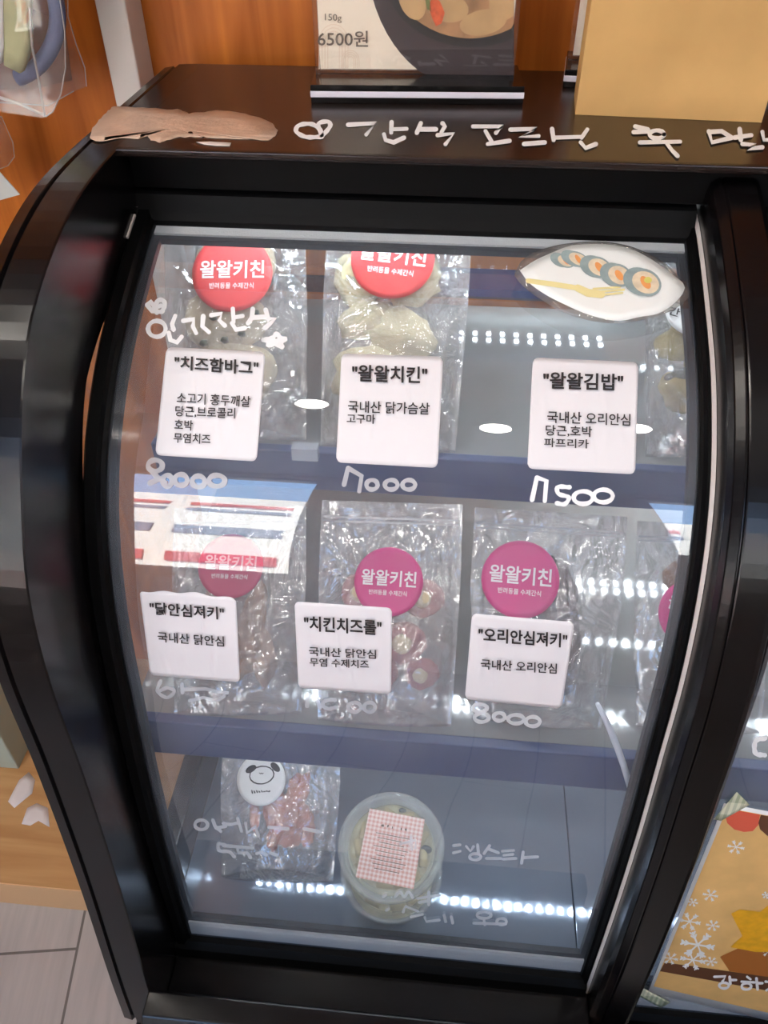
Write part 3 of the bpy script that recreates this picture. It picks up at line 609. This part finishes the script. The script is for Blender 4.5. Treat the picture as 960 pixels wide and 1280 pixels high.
for k, (q, txt, lab) in enumerate(LBL):
    o = label_sheet(q, k+3, torn=(k == 3)); tag(o, lab, 'label', 'white ingredient labels on the glass')
    vd = (Vector(q[3])-Vector(q[0])).normalized()*.35+Vector((0, .65))
    bm = bmesh.new()
    for s, a, b, em, bold in txt: add_text(bm, s, a, b, em, lambda p: at_glass(p, .0033), vd, bold*.8+.014)
    mk('printed_text', bm, M['ink'], o)
# ------------------------------------------------------------------ laminated seaweed-roll picture
outl = smooth([(643,343),(652,326),(672,314),(700,306),(740,302),(775,305),(806,315),(833,331),(853,352),(863,365),(850,382),(825,394),(795,401),(768,404),(735,400),(700,388),(670,370),(650,354),(643,343)], 60)[:-1]
inl = smooth([(650,338),(668,326),(690,316),(715,307),(760,306),(790,312),(815,325),(840,343),(856,358),(848,374),(825,391),(800,396),(772,401),(735,393),(705,380),(680,367),(660,352),(650,338)], 60)[:-1]
cut = tag(lay_poly('photo_cutout', outl, lambda p: at_glass(p, .0130), M['laminate'], None, 6, .0006), 'laminated leaf-shaped picture of seaweed rolls and a fork, stuck on the glass', 'picture')
K = lambda d: (lambda p: at_glass(p, .0136+d))
lay_poly('printed_plate', inl, K(0), M['plate'], cut)
bm = bmesh.new()
def flat(name, px, d, mat, parent, P=None): return lay_poly(name, px, (P or K)(d), M[mat], parent, 2, 0)
for n_, (cx, cy, rx, ry) in enumerate(((706,326,13,8), (722,324,16,9), (748,334,18,13), (773,344,18,14), (806,353,22,17))):
    d = .0006+.0002*n_
    flat('printed_roll', ell(cx-6, cy-1, rx, ry, 24, 25), d, 'nori', cut); flat('printed_roll', ell(cx, cy, rx*.98, ry*.98, 24, 25), d+.00005, 'nori', cut)
    flat('printed_filling', ell(cx+1, cy, rx*.80, ry*.78, 20, 25), d+.0001, 'rice', cut); flat('printed_filling', ell(cx+1, cy, rx*.42, ry*.30, 14, 55), d+.00015, 'carrot', cut)
    if n_ == 4: flat('printed_filling', ell(cx+4, cy-3, 5, 4, 14), d+.00018, 'lime', cut)
bm = bmesh.new(); strokes(bm, [[(660,351),(690,355),(722,360)]], 6, K(.0007)); strokes(bm, [[(722,360),(735,366),(752,368)]], 9, K(.00075)); strokes(bm, [[(742,361),(775,359)], [(745,365),(780,362)], [(748,369),(778,366)]], 2.6, K(.0008)); mk('printed_fork', bm, M['fork'], cut)
# ------------------------------------------------------------------ poster on the right pane
PP = lambda d: (lambda p, q=0: at_glass(p, .0014+d+q*1e-6))
def sheet(name, q, P, mat, parent=None, n=10, thick=.0003):
    bm = bmesh.new(); g = [[bm.verts.new(P(quad_pts(q, i/n, j/n))) for i in range(n+1)] for j in range(n+1)]
    for a, b in zip(g, g[1:]):
        for i in range(n): bm.faces.new((a[i], a[i+1], b[i+1], b[i]))
    o = mk(name, bm, mat, parent, True)
    if thick: solid(o, thick)
    return o
post = tag(sheet('poster', [(905,1004),(1235,1065),(1190,1330),(810,1240)], PP(0), M['paper']), 'tan poster with snowflakes and a yellow star taped to the right pane', 'poster')
sheet('printed_panel', [(909,1010),(1229,1070),(1186,1318),(817,1233)], PP(.0005), M['tan'], post, thick=0)
for k, c in enumerate(('coral', 'brown', 'coral', 'brown', 'coral')):
    x = 910+k*41; y = 1011+k*7.6
    flat('printed_awning', [(x, y), (x+40, y+7.4), (x+38, y+20), (x+31, y+28), (x+20, y+29), (x+8, y+26), (x-1, y+18), (x-3, y+10)], .0008, c, post, PP)
sheet('printed_band', [(831,1203),(1205,1255),(1200,1282),(825,1214)], PP(.0008), M['brown'], post, thick=0)
def snow(cx, cy, r):
    L = []
    for k in range(6):
        a = math.radians(60*k+12); e = (cx+r*math.cos(a), cy+r*.8*math.sin(a)); L.append([(cx, cy), e])
        for t in (.55, .8):
            b = (cx+r*t*math.cos(a), cy+r*.8*t*math.sin(a))
            for s in (-.6, .6): L.append([b, (b[0]+r*.28*math.cos(a+s), b[1]+r*.22*math.sin(a+s))])
    return L
bm = bmesh.new()
for cx, cy, r in ((920,1059,10), (888,1119,9), (862,1152,13), (891,1157,8), (872,1181,20), (866,1200,15), (838,1198,9), (889,1202,7), (866,1128,6), (958,1119,5), (975,1090,12), (1000,1140,14), (960,1190,7)):
    strokes(bm, snow(cx, cy, r), max(1, r*.11), PP(.0009))
mk('printed_snowflake', bm, M['paper'], post)
flat('printed_star_shade', [(900,1196),(960,1168),(1030,1200),(1020,1230),(912,1214)], .0009, 'shade', post, PP)
flat('printed_star', [(914,1142),(925,1137),(950,1140),(975,1120),(990,1145),(1020,1150),(1000,1175),(1005,1205),(975,1190),(945,1190),(913,1184),(928,1170)], .0011, 'star', post, PP)
stroke_obj('printed_lettering', [[(893,1221),(907,1220.5),(903,1227)], [(912,1221),(913,1230)], [(913,1225),(920,1225)], loop(905,1232,6,3.6), [(934,1221),(938,1224)], [(927,1227),(943,1228)], loop(933,1233,6,4), [(945.5,1223),(947,1237)], [(947,1229),(953,1229)], [(957,1227),(970,1229),(958,1238)], [(976,1226),(977,1240)]], 3.2, PP(.0011), M['paper'], post)
tag(sheet('tape_strip', [(921,990),(937,1006),(901,1026),(892,1024)], PP(.0012), M['washi'], None, 4), 'plaid paper tape holding the upper corner of the tan poster', 'tape', 'plaid tape on the poster corners')
tag(sheet('tape_strip', [(800,1233),(838,1253),(826,1260),(792,1241)], PP(.0012), M['washi'], None, 4), 'plaid paper tape holding the lower corner of the tan poster', 'tape', 'plaid tape on the poster corners')
# ------------------------------------------------------------------ on top of the case
ZT = 1.3632
def menu_holder(x0, x1, yf, rot, lab, px_card=None):
    t = thing('menu_holder', lab, 'menu stand', ((x0+x1)/2, yf, ZT), 'acrylic menu stands on the case top')
    w = (x1-x0)/2; h = .0058
    for k, mt in enumerate(('pblack', 'pwhite', 'pblack')):
        boxo('base_layer', -w+.0005*(k != 1), w-.0005*(k != 1), 0, .085, k*h, (k+1)*h, M[mt], t, .0006)
    zb = 3*h
    f = bmesh.new()
    for a in ((-w+.002, -w+.0065), (w-.0065-.006, w-.002-.006)): box(f, a[0], a[1], .040, .048, zb, zb+.24)
    box(f, -w+.002, w-.008, .040, .048, zb, zb+.0045)
    mk('acrylic_frame', f, M['acrylic'], t)
    boxo('acrylic_front', -w+.0065, w-.0125, .0395, .0405, zb+.0045, zb+.24, M['acrylic'], t)
    c = boxo('menu_card', -w+.0068, w-.0128, .0435, .0442, zb+.0047, zb+.235, M['cream'], t)
    t.rotation_euler.z = rot
    return t, c
h1, card = menu_holder(-.158, .0585, .884, math.radians(3), 'clear menu stand with a soup bowl card, left of the paper bag')
bpy.context.view_layer.update()
inv = h1.matrix_world.inverted()
o_ = inv @ CAM
def HC(d):
    def P(p):
        r_ = inv.to_3x3() @ ray(p); t = (.0435-d-o_.y)/r_.y; return o_ + r_*t
    return P
CR = .5
def clipc(px):   # keep the print on the card
    out = []
    for x, y in px: out.append((min(max(x, 394), 642.5), min(max(y, -160), 95.5)))
    return out
flat('printed_bowl', clipc(ell(590, -60, 132, 172, 60)), .0003, 'bowl', card, HC)
flat('printed_bowl_rim', clipc(ell(590, -38, 112, 97, 48)), .0006, 'bowl_rim', card, HC)
flat('printed_broth', clipc(ell(588, -44, 102, 92, 48)), .0009, 'broth', card, HC)
for k, (cx, cy, rx, ry, a) in enumerate(((515,0,16,26,-20), (604,28,30,16,-12), (560,10,26,18,10), (632,0,20,26,20), (590,-30,30,22,0))):
    flat('printed_dumpling', clipc(ell(cx, cy, rx, ry, 20, a)), .0011+k*.0001, 'dumpling', card, HC)
flat('printed_garnish', [(540,-6),(550,2),(556,16),(552,29),(545,33),(540,22),(536,10)], .0018, 'roe', card, HC)
flat('printed_garnish', [(530,-8),(537,-2),(539,14),(534,12)], .0018, 'leafink', card, HC)
bm = bmesh.new()
for cx, top_, rr in ((438, 76, 11), (417, 52, 18)):
    for q in (1, .8, .6, .4): strokes(bm, [[(cx-rr*q, 86)] + ell(cx, top_, rr*q, rr*q*1.2, 12, 0, 180, 360) + [(cx+rr*q, 86)]], 1.0, HC(.0002))
mk('printed_arch', bm, M['archink'], card)
bm = bmesh.new(); add_text(bm, '150g', (406,22.5), (427,23.5), 11, HC(.0022)); add_text(bm, '6500원', (397,48), (460,48.5), 20, HC(.0022), (0, 1), .01); mk('printed_text', bm, M['brownink'], card)
menu_holder(.102, .315, .948, math.radians(-6), 'clear menu stand half hidden behind the kraft paper bag')
# kraft bag
kb = thing('paper_bag', 'brown kraft paper bag standing on top of the case', 'bag', (.108, .862, ZT))
kb.rotation_euler.z = math.radians(-4)
def bagside(name, a, b, H, seed, crease=None):
    bm = bmesh.new(); n, m_ = 16, 22; g = []
    for j in range(m_+1):
        row = []
        for i in range(n+1):
            u, v = i/n, j/m_; p = Vector(a).lerp(Vector(b), u); p.z = v*H
            nn = Vector((b[1]-a[1], -(b[0]-a[0]), 0)).normalized()
            e = min(u, 1-u)*2*min(1, v*6)
            d = .007*e*noise.noise(Vector((u*3+seed, v*4, seed)))+.002*e*noise.noise(Vector((u*9+seed, v*12, seed)))
            if crease: d += crease(u, v)
            row.append(bm.verts.new(p+nn*d))
        g.append(row)
    for a_, b_ in zip(g, g[1:]):
        for i in range(n): bm.faces.new((a_[i], a_[i+1], b_[i+1], b_[i]))
    return mk(name, bm, M['kraft'], kb, True)
Wb, Db, Hb = .176, .070, .24
bagside('front_panel', (0, 0, 0), (Wb, 0, 0), Hb, 1, lambda u, v: -.0015*math.exp(-((v-.2)/.012)**2))
bagside('back_panel', (Wb, Db, 0), (0, Db, 0), Hb, 2)
bagside('side_gusset', (0, Db, 0), (0, 0, 0), Hb, 3, lambda u, v: -.03*max(0, 1-abs(u-.5)*2)*max(0, v-.15))
bagside('side_gusset', (Wb, 0, 0), (Wb, Db, 0), Hb, 4, lambda u, v: -.03*max(0, 1-abs(u-.5)*2)*max(0, v-.15))
boxo('bag_bottom', .001, Wb-.001, .001, Db-.001, .0005, .002, M['kraft'], kb)
# ------------------------------------------------------------------ pouches
class Pouch:
    def __init__(s, bottom, zshelf, topx, ytop, wpx, D, label, seed, group, yaw=0, taper=.93, film_='bag'):
        B = at_z(bottom, zshelf+.0015); T = at_y(topx, ytop); s.h = (T-B).length
        zz = (T-B).normalized(); xx = (Vector((math.cos(yaw), math.sin(yaw), 0))); xx = (xx-zz*xx.dot(zz)).normalized(); yy = zz.cross(xx)
        s.M = Matrix((xx, yy, zz)).transposed().to_4x4(); s.M.translation = B
        depth = ((B+T)/2-CAM).dot(_f); s.w = wpx*depth/FPX; s.D = D; s.seed = seed; s.taper = taper
        s.root = thing('treat_pouch', label, 'pouch', B, group); s.root.matrix_world = s.M
        s.inv = s.M.inverted()
        bm = bmesh.new(); nx, nz = 56, 64; F = {}
        for side in (-1, 1):
            for j in range(nz+1):
                for i in range(nx+1):
                    u, v = -1+2*i/nx, j/nz
                    F[side, i, j] = bm.verts.new(s.pt(u, v, side))
            for j in range(nz):
                for i in range(nx): bm.faces.new([F[side, a, b] for a, b in ((i, j), (i+1, j), (i+1, j+1), (i, j+1))])
        mid = [bm.verts.new((s.w/2*s.taper*(-1+2*i/nx), 0, .012*(1-(-1+2*i/nx)**2)+.002)) for i in range(nx+1)]
        for side in (-1, 1):
            for i in range(nx): bm.faces.new((F[side, i, 0], F[side, i+1, 0], mid[i+1], mid[i]))
        mk('film', bm, M[film_], s.root, True, True)
        bm = bmesh.new()
        for zc in (.905, .925):
            x = s.w/2*.97; box(bm, -x, x, -.0012, .0012, s.h*zc-.001, s.h*zc+.001)
        mk('zip_seal', bm, M['zipm'], s.root)
    def bulge(s, u, v):
        t = min(max((v-.08)/.80, 0), 1); b = 1-t*t*(3-2*t)
        low = min(1, .55+v*4)
        return s.D/2*b*low*max(0, 1-abs(u/.95)**2.6)
    def pt(s, u, v, side):
        y = s.bulge(u, v); k = s.taper+(1-s.taper)*min(1, v*1.6)
        e = .3+.7*abs(u)
        wr = .0045*e*noise.noise(Vector((u*2.2+s.seed*3.7, v*4.5, side*2+s.seed)))+.0022*noise.noise(Vector((u*7+s.seed, v*3.2, side+s.seed*2)))
        rg = 1-abs(noise.noise(Vector((u*2.6+s.seed*1.9, v*2.2+side, s.seed*.7+side)))*2.2)
        wr += .0075*max(0, rg)**4*(.25+.75*abs(u))
        rg = 1-abs(noise.noise(Vector((u*1.4+v*2.1+s.seed, v*1.2-u*2.0, s.seed*1.7+side*3)))*2.4)
        wr += .0055*max(0, rg)**5
        wr *= min(1, v*5+.1)*min(1, (1-v)*6+.15)
        if side < 0 and s.calm: 
            cx, cz, r = s.calm; d = math.hypot(u*s.w/2-cx, v*s.h-cz); wr *= min(1, max(0, d/r-.9)*3)
        return Vector((s.w/2*u*k, side*max(y+wr*.8, .0004)+wr*.5, v*s.h))
    calm = None
    def local(s, px, y=0.):
        o = s.inv @ CAM; r = s.inv.to_3x3() @ ray(px); t = (y-o.y)/r.y; return o+r*t
    def front(s, x, z, off): return Vector((x, -s.bulge(x/(s.w/2), z/s.h)-off, z))
    def sticker(s, px, r, mat, rot=0, txt=True, small='반려동물 수제간식', lab=None):
        c = s.local(px); c = s.local(px, -s.bulge(min(.9, max(-.9, c.x/(s.w/2))), min(1, max(0, c.z/s.h))))
        bm = bmesh.new(); n = 40; prev = None
        for k in range(7):
            rr = r*(1-k/7); cur = [bm.verts.new(s.front(c.x+rr*math.cos(2*math.pi*i/n), c.z+rr*math.sin(2*math.pi*i/n), .0034)) for i in range(n)]
            if prev:
                for i in range(n): bm.faces.new((prev[i], prev[(i+1) % n], cur[(i+1) % n], cur[i]))
            prev = cur
        bm.faces.new(prev)
        o = solid(mk('round_sticker', bm, M[mat], s.root, True), .0003)
        if lab: o['label'] = lab
        ca, sa = math.cos(rot), math.sin(rot)
        s.SP = lambda p: s.front(c.x+r*(ca*p[0]+sa*p[1]), c.z+r*(sa*p[0]-ca*p[1]), .0042)
        if txt:
            bm = bmesh.new(); add_text(bm, '왈왈키친', (-.80, -.10), (.80, -.10), .46, s.SP, (0, 1), .02); add_text(bm, small, (-.55, .32), (.55, .32), .15, s.SP, (0, 1), .012)
            mk('printed_text', bm, M['wpr'], o)
        return o
    def lumps(s, name, mat, items, amp=.25, sub=3):
        out = []
        for k, (px, a, b, rot) in enumerate(items):   # sizes in px-ish millimetres
            c = s.local(px); hz = s.bulge(min(.92, max(-.92, c.x/(s.w/2))), min(1, max(0, c.z/s.h)))
            bm = bmesh.new(); lump(bm, (c.x, .001, c.z), (a, max(.003, hz*.72), b), s.seed*3+k, amp, rot, sub)
            out.append(mk(name, bm, M[mat], s.root, True))
        return out
R1, R2, R3 = 'treat pouches on the upper shelf', 'treat pouches on the middle shelf', 'pouches on the steel floor'
a = Pouch((300, 553), Z1, (292, 262), .835, 178, .05, 'clear pouch of grey-beige patties with a red round sticker, far left on the upper shelf', 1, R1, .05)
a.sticker((291, 343), .043, 'red', -.04)
a.lumps('patty', 'patty', [((290,470), .048, .034, .1), ((283,400), .046, .034, -.1), ((295,330), .045, .032, .05)], .15)
for q in ((258,432), (284,428), (305,420), (270,400), (252,470), (322,395)): a.lumps('herb_fleck', 'herb', [(q, .004, .003, .4)], .4, 2)
for o in list(a.root.children):
    if o.name.startswith('herb_fleck'): o.location.y = -.012
b = Pouch((484, 562), Z1, (500, 262), .835, 182, .05, 'clear pouch of pale chicken pieces with a red sticker, second on the upper shelf', 2, R1, -.03)
b.sticker((491, 324), .044, 'red', -.10)
b.lumps('chicken_piece', 'chick', [((455,400), .030, .022, .3), ((500,420), .036, .026, -.3), ((470,470), .046, .030, .1), ((515,350), .030, .030, .5), ((450,345), .026, .03, 0), ((500,520), .034, .022, .1)], .3)
c = Pouch((880, 572), Z1, (890, 300), .82, 155, .055, 'clear pouch of vegetables with a white round sticker, right end of the upper shelf', 3, R1, 0)
c.sticker((868, 385), .030, 'paper', -.3, False); bm = bmesh.new(); add_text(bm, '반려동물', (-.8, -.1), (.8, -.1), .3, c.SP, (0, 1), .02); add_text(bm, '간식', (-.8, .35), (-.1, .35), .3, c.SP, (0, 1), .02); mk('printed_text', bm, M['ink'], c.root)
c.lumps('vegetable_piece', 'veg', [((850,430), .024, .018, .2), ((858,490), .026, .020, -.4), ((895,460), .03, .025, .3), ((885,410), .022, .02, 0)], .35); c.lumps('vegetable_piece', 'beet', [((862,420), .009, .008, 0)]); c.lumps('vegetable_piece', 'herb', [((855,470), .018, .008, .2)], .4)
d = Pouch((297, 893), Z2, (300, 634), .635, 168, .045, 'clear pouch of tan jerky behind the tilted lower left label', 4, R2, .08)
d.sticker((289, 708), .035, 'rose', -.06)
d.lumps('jerky_piece', 'jerky', [((285,800), .016, .04, .3), ((315,780), .014, .04, -.2), ((262,780), .014, .035, .15), ((330,820), .012, .03, .1), ((300,830), .03, .014, .2)], .3)
e = Pouch((480, 904), Z2, (490, 628), .635, 178, .048, 'clear pouch of red-brown meat rolls with cheese centres and a bright pink sticker', 5, R2, 0)
e.sticker((486, 727), .036, 'pink', -.03)
for px, rr in (((505,803), .024), ((530,748), .022), ((450,790), .024), ((452,740), .022), ((472,840), .022), ((528,842), .018)):
    o = e.lumps('meat_roll', 'roll', [(px, rr, rr*.9, .1)], .12)[0]
    cc = e.local(px); hz = e.bulge(cc.x/(e.w/2), cc.z/e.h)
    bm = bmesh.new(); lump(bm, (cc.x-.002, -hz*.6, cc.z-.001), (rr*.45, .004, rr*.42), 3, .15, 0, 2); mk('cheese_centre', bm, M['cheese'], o, True)
f = Pouch((672, 905), Z2, (688, 640), .635, 188, .05, 'clear pouch of dark jerky with a pink sticker, third from left on the middle shelf', 6, R2, -.05, .82)
f.sticker((650, 724), .040, 'pink', -.02)
f.lumps('jerky_piece', 'duck', [((640,800), .022, .048, .1), ((675,790), .02, .052, -.1), ((705,800), .017, .05, .1), ((690,740), .026, .036, .2), ((630,750), .022, .035, 0), ((665,850), .04, .016, .1)], .25)
g = Pouch((872, 912), Z2, (882, 655), .635, 168, .05, 'clear pouch of pale brown treats, right end of the middle shelf beside the frame', 7, R2, 0, .9)
g.sticker((868, 768), .036, 'pink', -.35)
g.lumps('jerky_piece', 'jerky', [((850,840), .02, .03, .3), ((885,850), .024, .03, .2), ((868,720), .03, .02, .1), ((905,800), .02, .04, 0)], .35)
h = Pouch((346, 1100), .50, (352, 925), .60, 150, .04, 'clear pouch of orange jerky with a white dog sticker on the steel floor', 8, R3, 0)
h.sticker((327, 974), .034, 'paper', 0, False)
P_ = h.SP
stroke_obj('printed_dog', [loop(.02, -.18, .50, .34, -8)], .05, P_, M['ink'], h.root); 
for ex, ey, rot in ((-.44, -.40, 30), (.56, -.50, -40)): lay_poly('printed_dog', ell(ex, ey, .13, .24, 18, 90-rot), lambda p: h.SP(p), M['ink'], h.root, 2, 0)
stroke_obj('printed_dog', [[(-.08, -.26), (-.04, -.22), (0, -.26)], [(0, -.26), (.04, -.22), (.08, -.26)]], .03, P_, M['ink'], h.root)
stroke_obj('printed_lettering', [[(-.35+.1*k, .42+.02*(k % 2)), (-.31+.1*k, .52-.03*k*.5)] for k in range(8)] + [[(-.30, -.86), (-.22, -.78), (-.12, -.84)], [(.0, -.88), (.06, -.80)]], .05, P_, M['ink'], h.root)
h.lumps('jerky_piece', 'orange', [((350,1015), .020, .03, .5), ((372,990), .014, .026, -.4), ((382,1030), .012, .026, .2), ((345,1040), .010, .024, -.3), ((365,1045), .018, .012, .3), ((318,1020), .006, .02, .1)], .5)
# ------------------------------------------------------------------ tubs
def tub(loc, tilt, label, top_label):
    t = thing('food_tub', label, 'tub', loc, 'clear tubs of creamy pasta'); t.rotation_euler = tilt
    bm = bmesh.new(); lathe(bm, [(.050, .0), (.053, .002), (.060, .040), (.0615, .044), (.0635, .045), (.0635, .048), (.0605, .047), (.059, .040), (.052, .003), (.049, .0015)], 56); mk('tub_body', bm, M['tub'], t, True)
    bm = bmesh.new(); lathe(bm, [(.052, .0475), (.057, .0478), (.058, .0505), (.064, .0512), (.0658, .050), (.0660, .046), (.0668, .046), (.0668, .0515), (.0645, .053), (.0575, .0525), (.0565, .0495), (.052, .0492)], 56, cap=False)
    n = 56
    lo = mk('tub_lid', bm, M['tub'], t, True); lo['label'] = 'clear lid with a raised ring'
    bm = bmesh.new(); lathe(bm, [(.0522, .0475), (.0522, .0490)], 56); mk('lid_window', bm, M['lid'], lo)
    bm = bmesh.new(); lathe(bm, [(.048, .004), (.055, .034), (.045, .037), (.02, .038)], 40)
    for v in bm.verts:
        if v.co.z > .03: v.co.z += .003*noise.noise(v.co*60)
    mk('cream_sauce', bm, M['gravy'], t, True)
    rnd = random.Random(4)
    for px, py, an in ((-.040, -.008, 1.9), (-.038, .014, 1.6), (-.028, .032, .8), (.012, .042, .2), (-.008, .040, 2.8), (.036, .018, 1.2), (.042, -.005, 1.7), (.034, -.024, 2.1), (-.030, -.030, 2.5), (.0, -.043, .1), (.02, -.038, .5)):
        L_ = .010; dx, dy = math.cos(an)*L_, math.sin(an)*L_
        bm = bmesh.new(); r_ = .0055; k = 12; A = []
        for s_ in (-1, 1):
            for rr in (r_, r_*.6):
                A.append([bm.verts.new((px+dx*s_-math.sin(an)*rr*math.cos(2*math.pi*q/k), py+dy*s_+math.cos(an)*rr*math.cos(2*math.pi*q/k), .040+rr*math.sin(2*math.pi*q/k))) for q in range(k)])
        for i, j in ((0, 2), (1, 3), (0, 1), (2, 3)):
            for q in range(k): bm.faces.new((A[i][q], A[i][(q+1) % k], A[j][(q+1) % k], A[j][q]))
        mk('pasta_tube', bm, M['pasta'], t, True)
    for px, py, a_ in ((.018, .038, .008), (.006, .047, .005), (.044, .006, .007)):
        bm = bmesh.new(); lump(bm, (px, py, .043), (a_, a_*.7, .003), 5, .4, 0, 2); mk('dark_mushroom', bm, M['olive'], t, True)
    if top_label:
        bm = bmesh.new()
        v = [bm.verts.new(q) for q in ((-.036, -.044, .0496), (.036, -.044, .0496), (.036, .040, .0496), (-.036, .040, .0496))]; bm.faces.new(v)
        l_ = mk('gingham_label', bm, M['gingham'], t); solid(l_, .0002, 1); l_['label'] = 'pink gingham paper label'
        P = lambda p: Vector((p[0], p[1], .0501))
        bm = bmesh.new()
        for k in range(6): lump(bm, (-.015+k*.006, .022+.0006*(k % 2), .0501), (.0022, .0018, .0001), k, .5, .5*k, 1)
        for k in range(9):
            y = .012-k*.0052; wv = .022-.003*(k % 3)
            box(bm, -wv, wv, y-.0004, y+.0004, .0500, .0502)
        mk('printed_text', bm, M['brownink'], l_)
    return t
ct = at_z((488, 1120), .53)
tub((ct.x-.001, .464, .5005), (0, 0, .3), 'lower clear tub standing on the steel floor beneath the gingham labelled one', False)
c2 = at_z((489, 1057), .620)
nrm = Matrix.Rotation(math.radians(11), 4, 'X') @ Matrix.Rotation(math.radians(-6), 4, 'Z')
loc = c2 - nrm.to_3x3() @ Vector((0, 0, .051))
tub(loc, nrm.to_euler(), 'upper clear tub of creamy pasta with a pink gingham label on its lid', True)
# ------------------------------------------------------------------ left side of the case
plo = thing('display_plinth', 'low pale oak display platform on the floor left of the case', 'platform', (-1.2, .9, 0))
pf = at_z((40, 1107), .1).y
boxo('platform_top', -.9, .80, pf-.9, YB-.9, .085, .1, M['oak'], plo, .001); boxo('platform_front', -.9, .80, pf-.9+.002, YB-.9, 0, .085, M['oakedge'], plo)
boxo('edge_band', -.9, .80, pf-.9-.002, pf-.9, .084, .1, M['oakedge'], plo)
bm = bmesh.new()
for P0 in ([(10,1002),(16,990),(24,975),(36,965),(44,975),(40,992),(30,1000),(18,1010)], [(27,1030),(34,1010),(46,1004),(60,1010),(62,1034),(48,1026),(38,1032)]):
    lay_poly('torn_paper', P0, lambda p: at_z(p, .1008)-Vector((-1.2, .9, 0)), M['residue'], plo, 2, .0003)
bx = at_z((20, 975), .1)
tag(boxo('carton', bx.x-.32, bx.x-.004, .80, 1.09, .1005, .42, M['greenbox'], None, .003), 'pale green carton on the oak platform at the left edge', 'carton')
# hanging goods in vinyl bags on the left
YH = .93
hk = boxo('peg_rail', -1.2, -.58, YB-.02, YB-.001, 1.80, 1.83, M['wframe']); tag(hk, 'white peg rail on the wood wall above the hanging bags', 'rail')
def vinyl(name, outline, y0, depth, label, seed, mat='pvc'):
    B = at_y(outline[0], y0); t = thing(name, label, 'hanging bag', B, 'goods in clear bags on the left')
    def P(off): return lambda p: at_y(p, y0+off)-B
    fr = lay_poly('bag_film', outline, P(0), M[mat], t, 6, 0)
    for v in fr.data.vertices: v.co.y -= .006*noise.noise(v.co*18+Vector((seed, 0, 0)))+.004
    bk = lay_poly('bag_film', outline, P(depth), M[mat], t, 3, 0)
    bm = bmesh.new(); A = [bm.verts.new(P(0)(p)) for p in outline]; Bk = [bm.verts.new(P(depth)(p)) for p in outline]
    for j in range(len(outline)-1): bm.faces.new((A[j], A[j+1], Bk[j+1], Bk[j]))
    mk('bag_side', bm, M[mat], t, True)
    bm = bmesh.new(); tube(bm, [P(0)(p) for p in outline], .0007, 6); mk('welded_seam', bm, M['seam'], t, True)
    q_ = (min(p[0] for p in outline)+max(p[0] for p in outline))/2, min(p[1] for p in outline)
    a_ = P(0)((q_[0], q_[1]+6)); bm = bmesh.new(); tube(bm, [a_, (a_.x, YB-.001-B.y, a_.z)], .003, 8); mk('hanging_peg', bm, M['wframe'], t, True)
    return t, P
v1, P1 = vinyl('vinyl_bag', [(57,146),(66,140),(76,118),(82,85),(81,40),(75,0),(66,-60),(60,-205),(-160,-205),(-170,110),(-60,128),(0,138)], .90, .05, 'clear vinyl bag holding olive cloth and a slate blue ring, hanging at upper left', 1)
bm = bmesh.new(); tube(bm, [P1(.0)(q) for q in ((37,10), (40,58), (50,108), (56,145))], .0013, 6); tube(bm, [P1(.0)(q) for q in ((0,122), (25,130), (55,144))], .0016, 6); mk('welded_seam', bm, M['seam'], v1, True)
lay_poly('folded_cloth', [(5,0),(7,40),(8,80),(28,90),(34,75),(39,55),(37,20),(40,-20),(38,-120),(-20,-120),(-10,-20)], P1(.012), M['olivecloth'], v1, 4, .012)
lay_poly('folded_cloth', [(-60,-120),(0,-120),(6,0),(7,60),(3,78),(-30,70),(-60,60)], P1(.010), M['paper'], v1, 3, .012)
bm = bmesh.new(); tube(bm, [P1(.035)(q) for q in ell(5, 22, 67, 78, 40, 0, -110, 75)], .0085, 12); mk('rubber_ring', bm, M['bluering'], v1, True)
lay_poly('insert_card', [(42,12),(62,20),(64,72),(40,95),(20,95),(20,12)], P1(.042), M['taupe'], v1, 2, .001)
v2, P2 = vinyl('vinyl_bag', [(108,108),(106,85),(95,55),(85,20),(82,-160),(-120,-160),(-120,120),(60,132),(92,114)], .99, .05, 'crinkled clear bag with a brown insert hanging behind the olive cloth one', 2)
lay_poly('insert_card', [(30,-120),(78,-120),(82,40),(90,100),(40,112),(-40,112),(-40,-120)], P2(.03), M['taupe'], v2, 2, .001)
v3, P3 = vinyl('vinyl_bag', [(0,211),(10,207),(18,196),(16,178),(2,146),(-120,146),(-120,230)], 1.03, .03, 'empty looking clear bag corner hanging below the other bags', 3)
cc = at_y((25, 243), .97)
bm = bmesh.new(); prism(bm, [(q.x, q.z) for q in (at_y(p_, .97) for p_ in ((25,243),(0,215),(-70,140),(-70,262),(0,250)))], 'y', .969, .9705)
pc = mk('price_card', bm, M['greybox'])
q_ = at_y((-60, 254), .97); bm = bmesh.new(); tube(bm, [(q_.x, .9705, q_.z), (q_.x, YB-.001, q_.z)], .003, 8); mk('peg', bm, M['wframe'], pc)
tag(pc, 'pale card corner poking in at the left edge beside the curved frame', 'card')
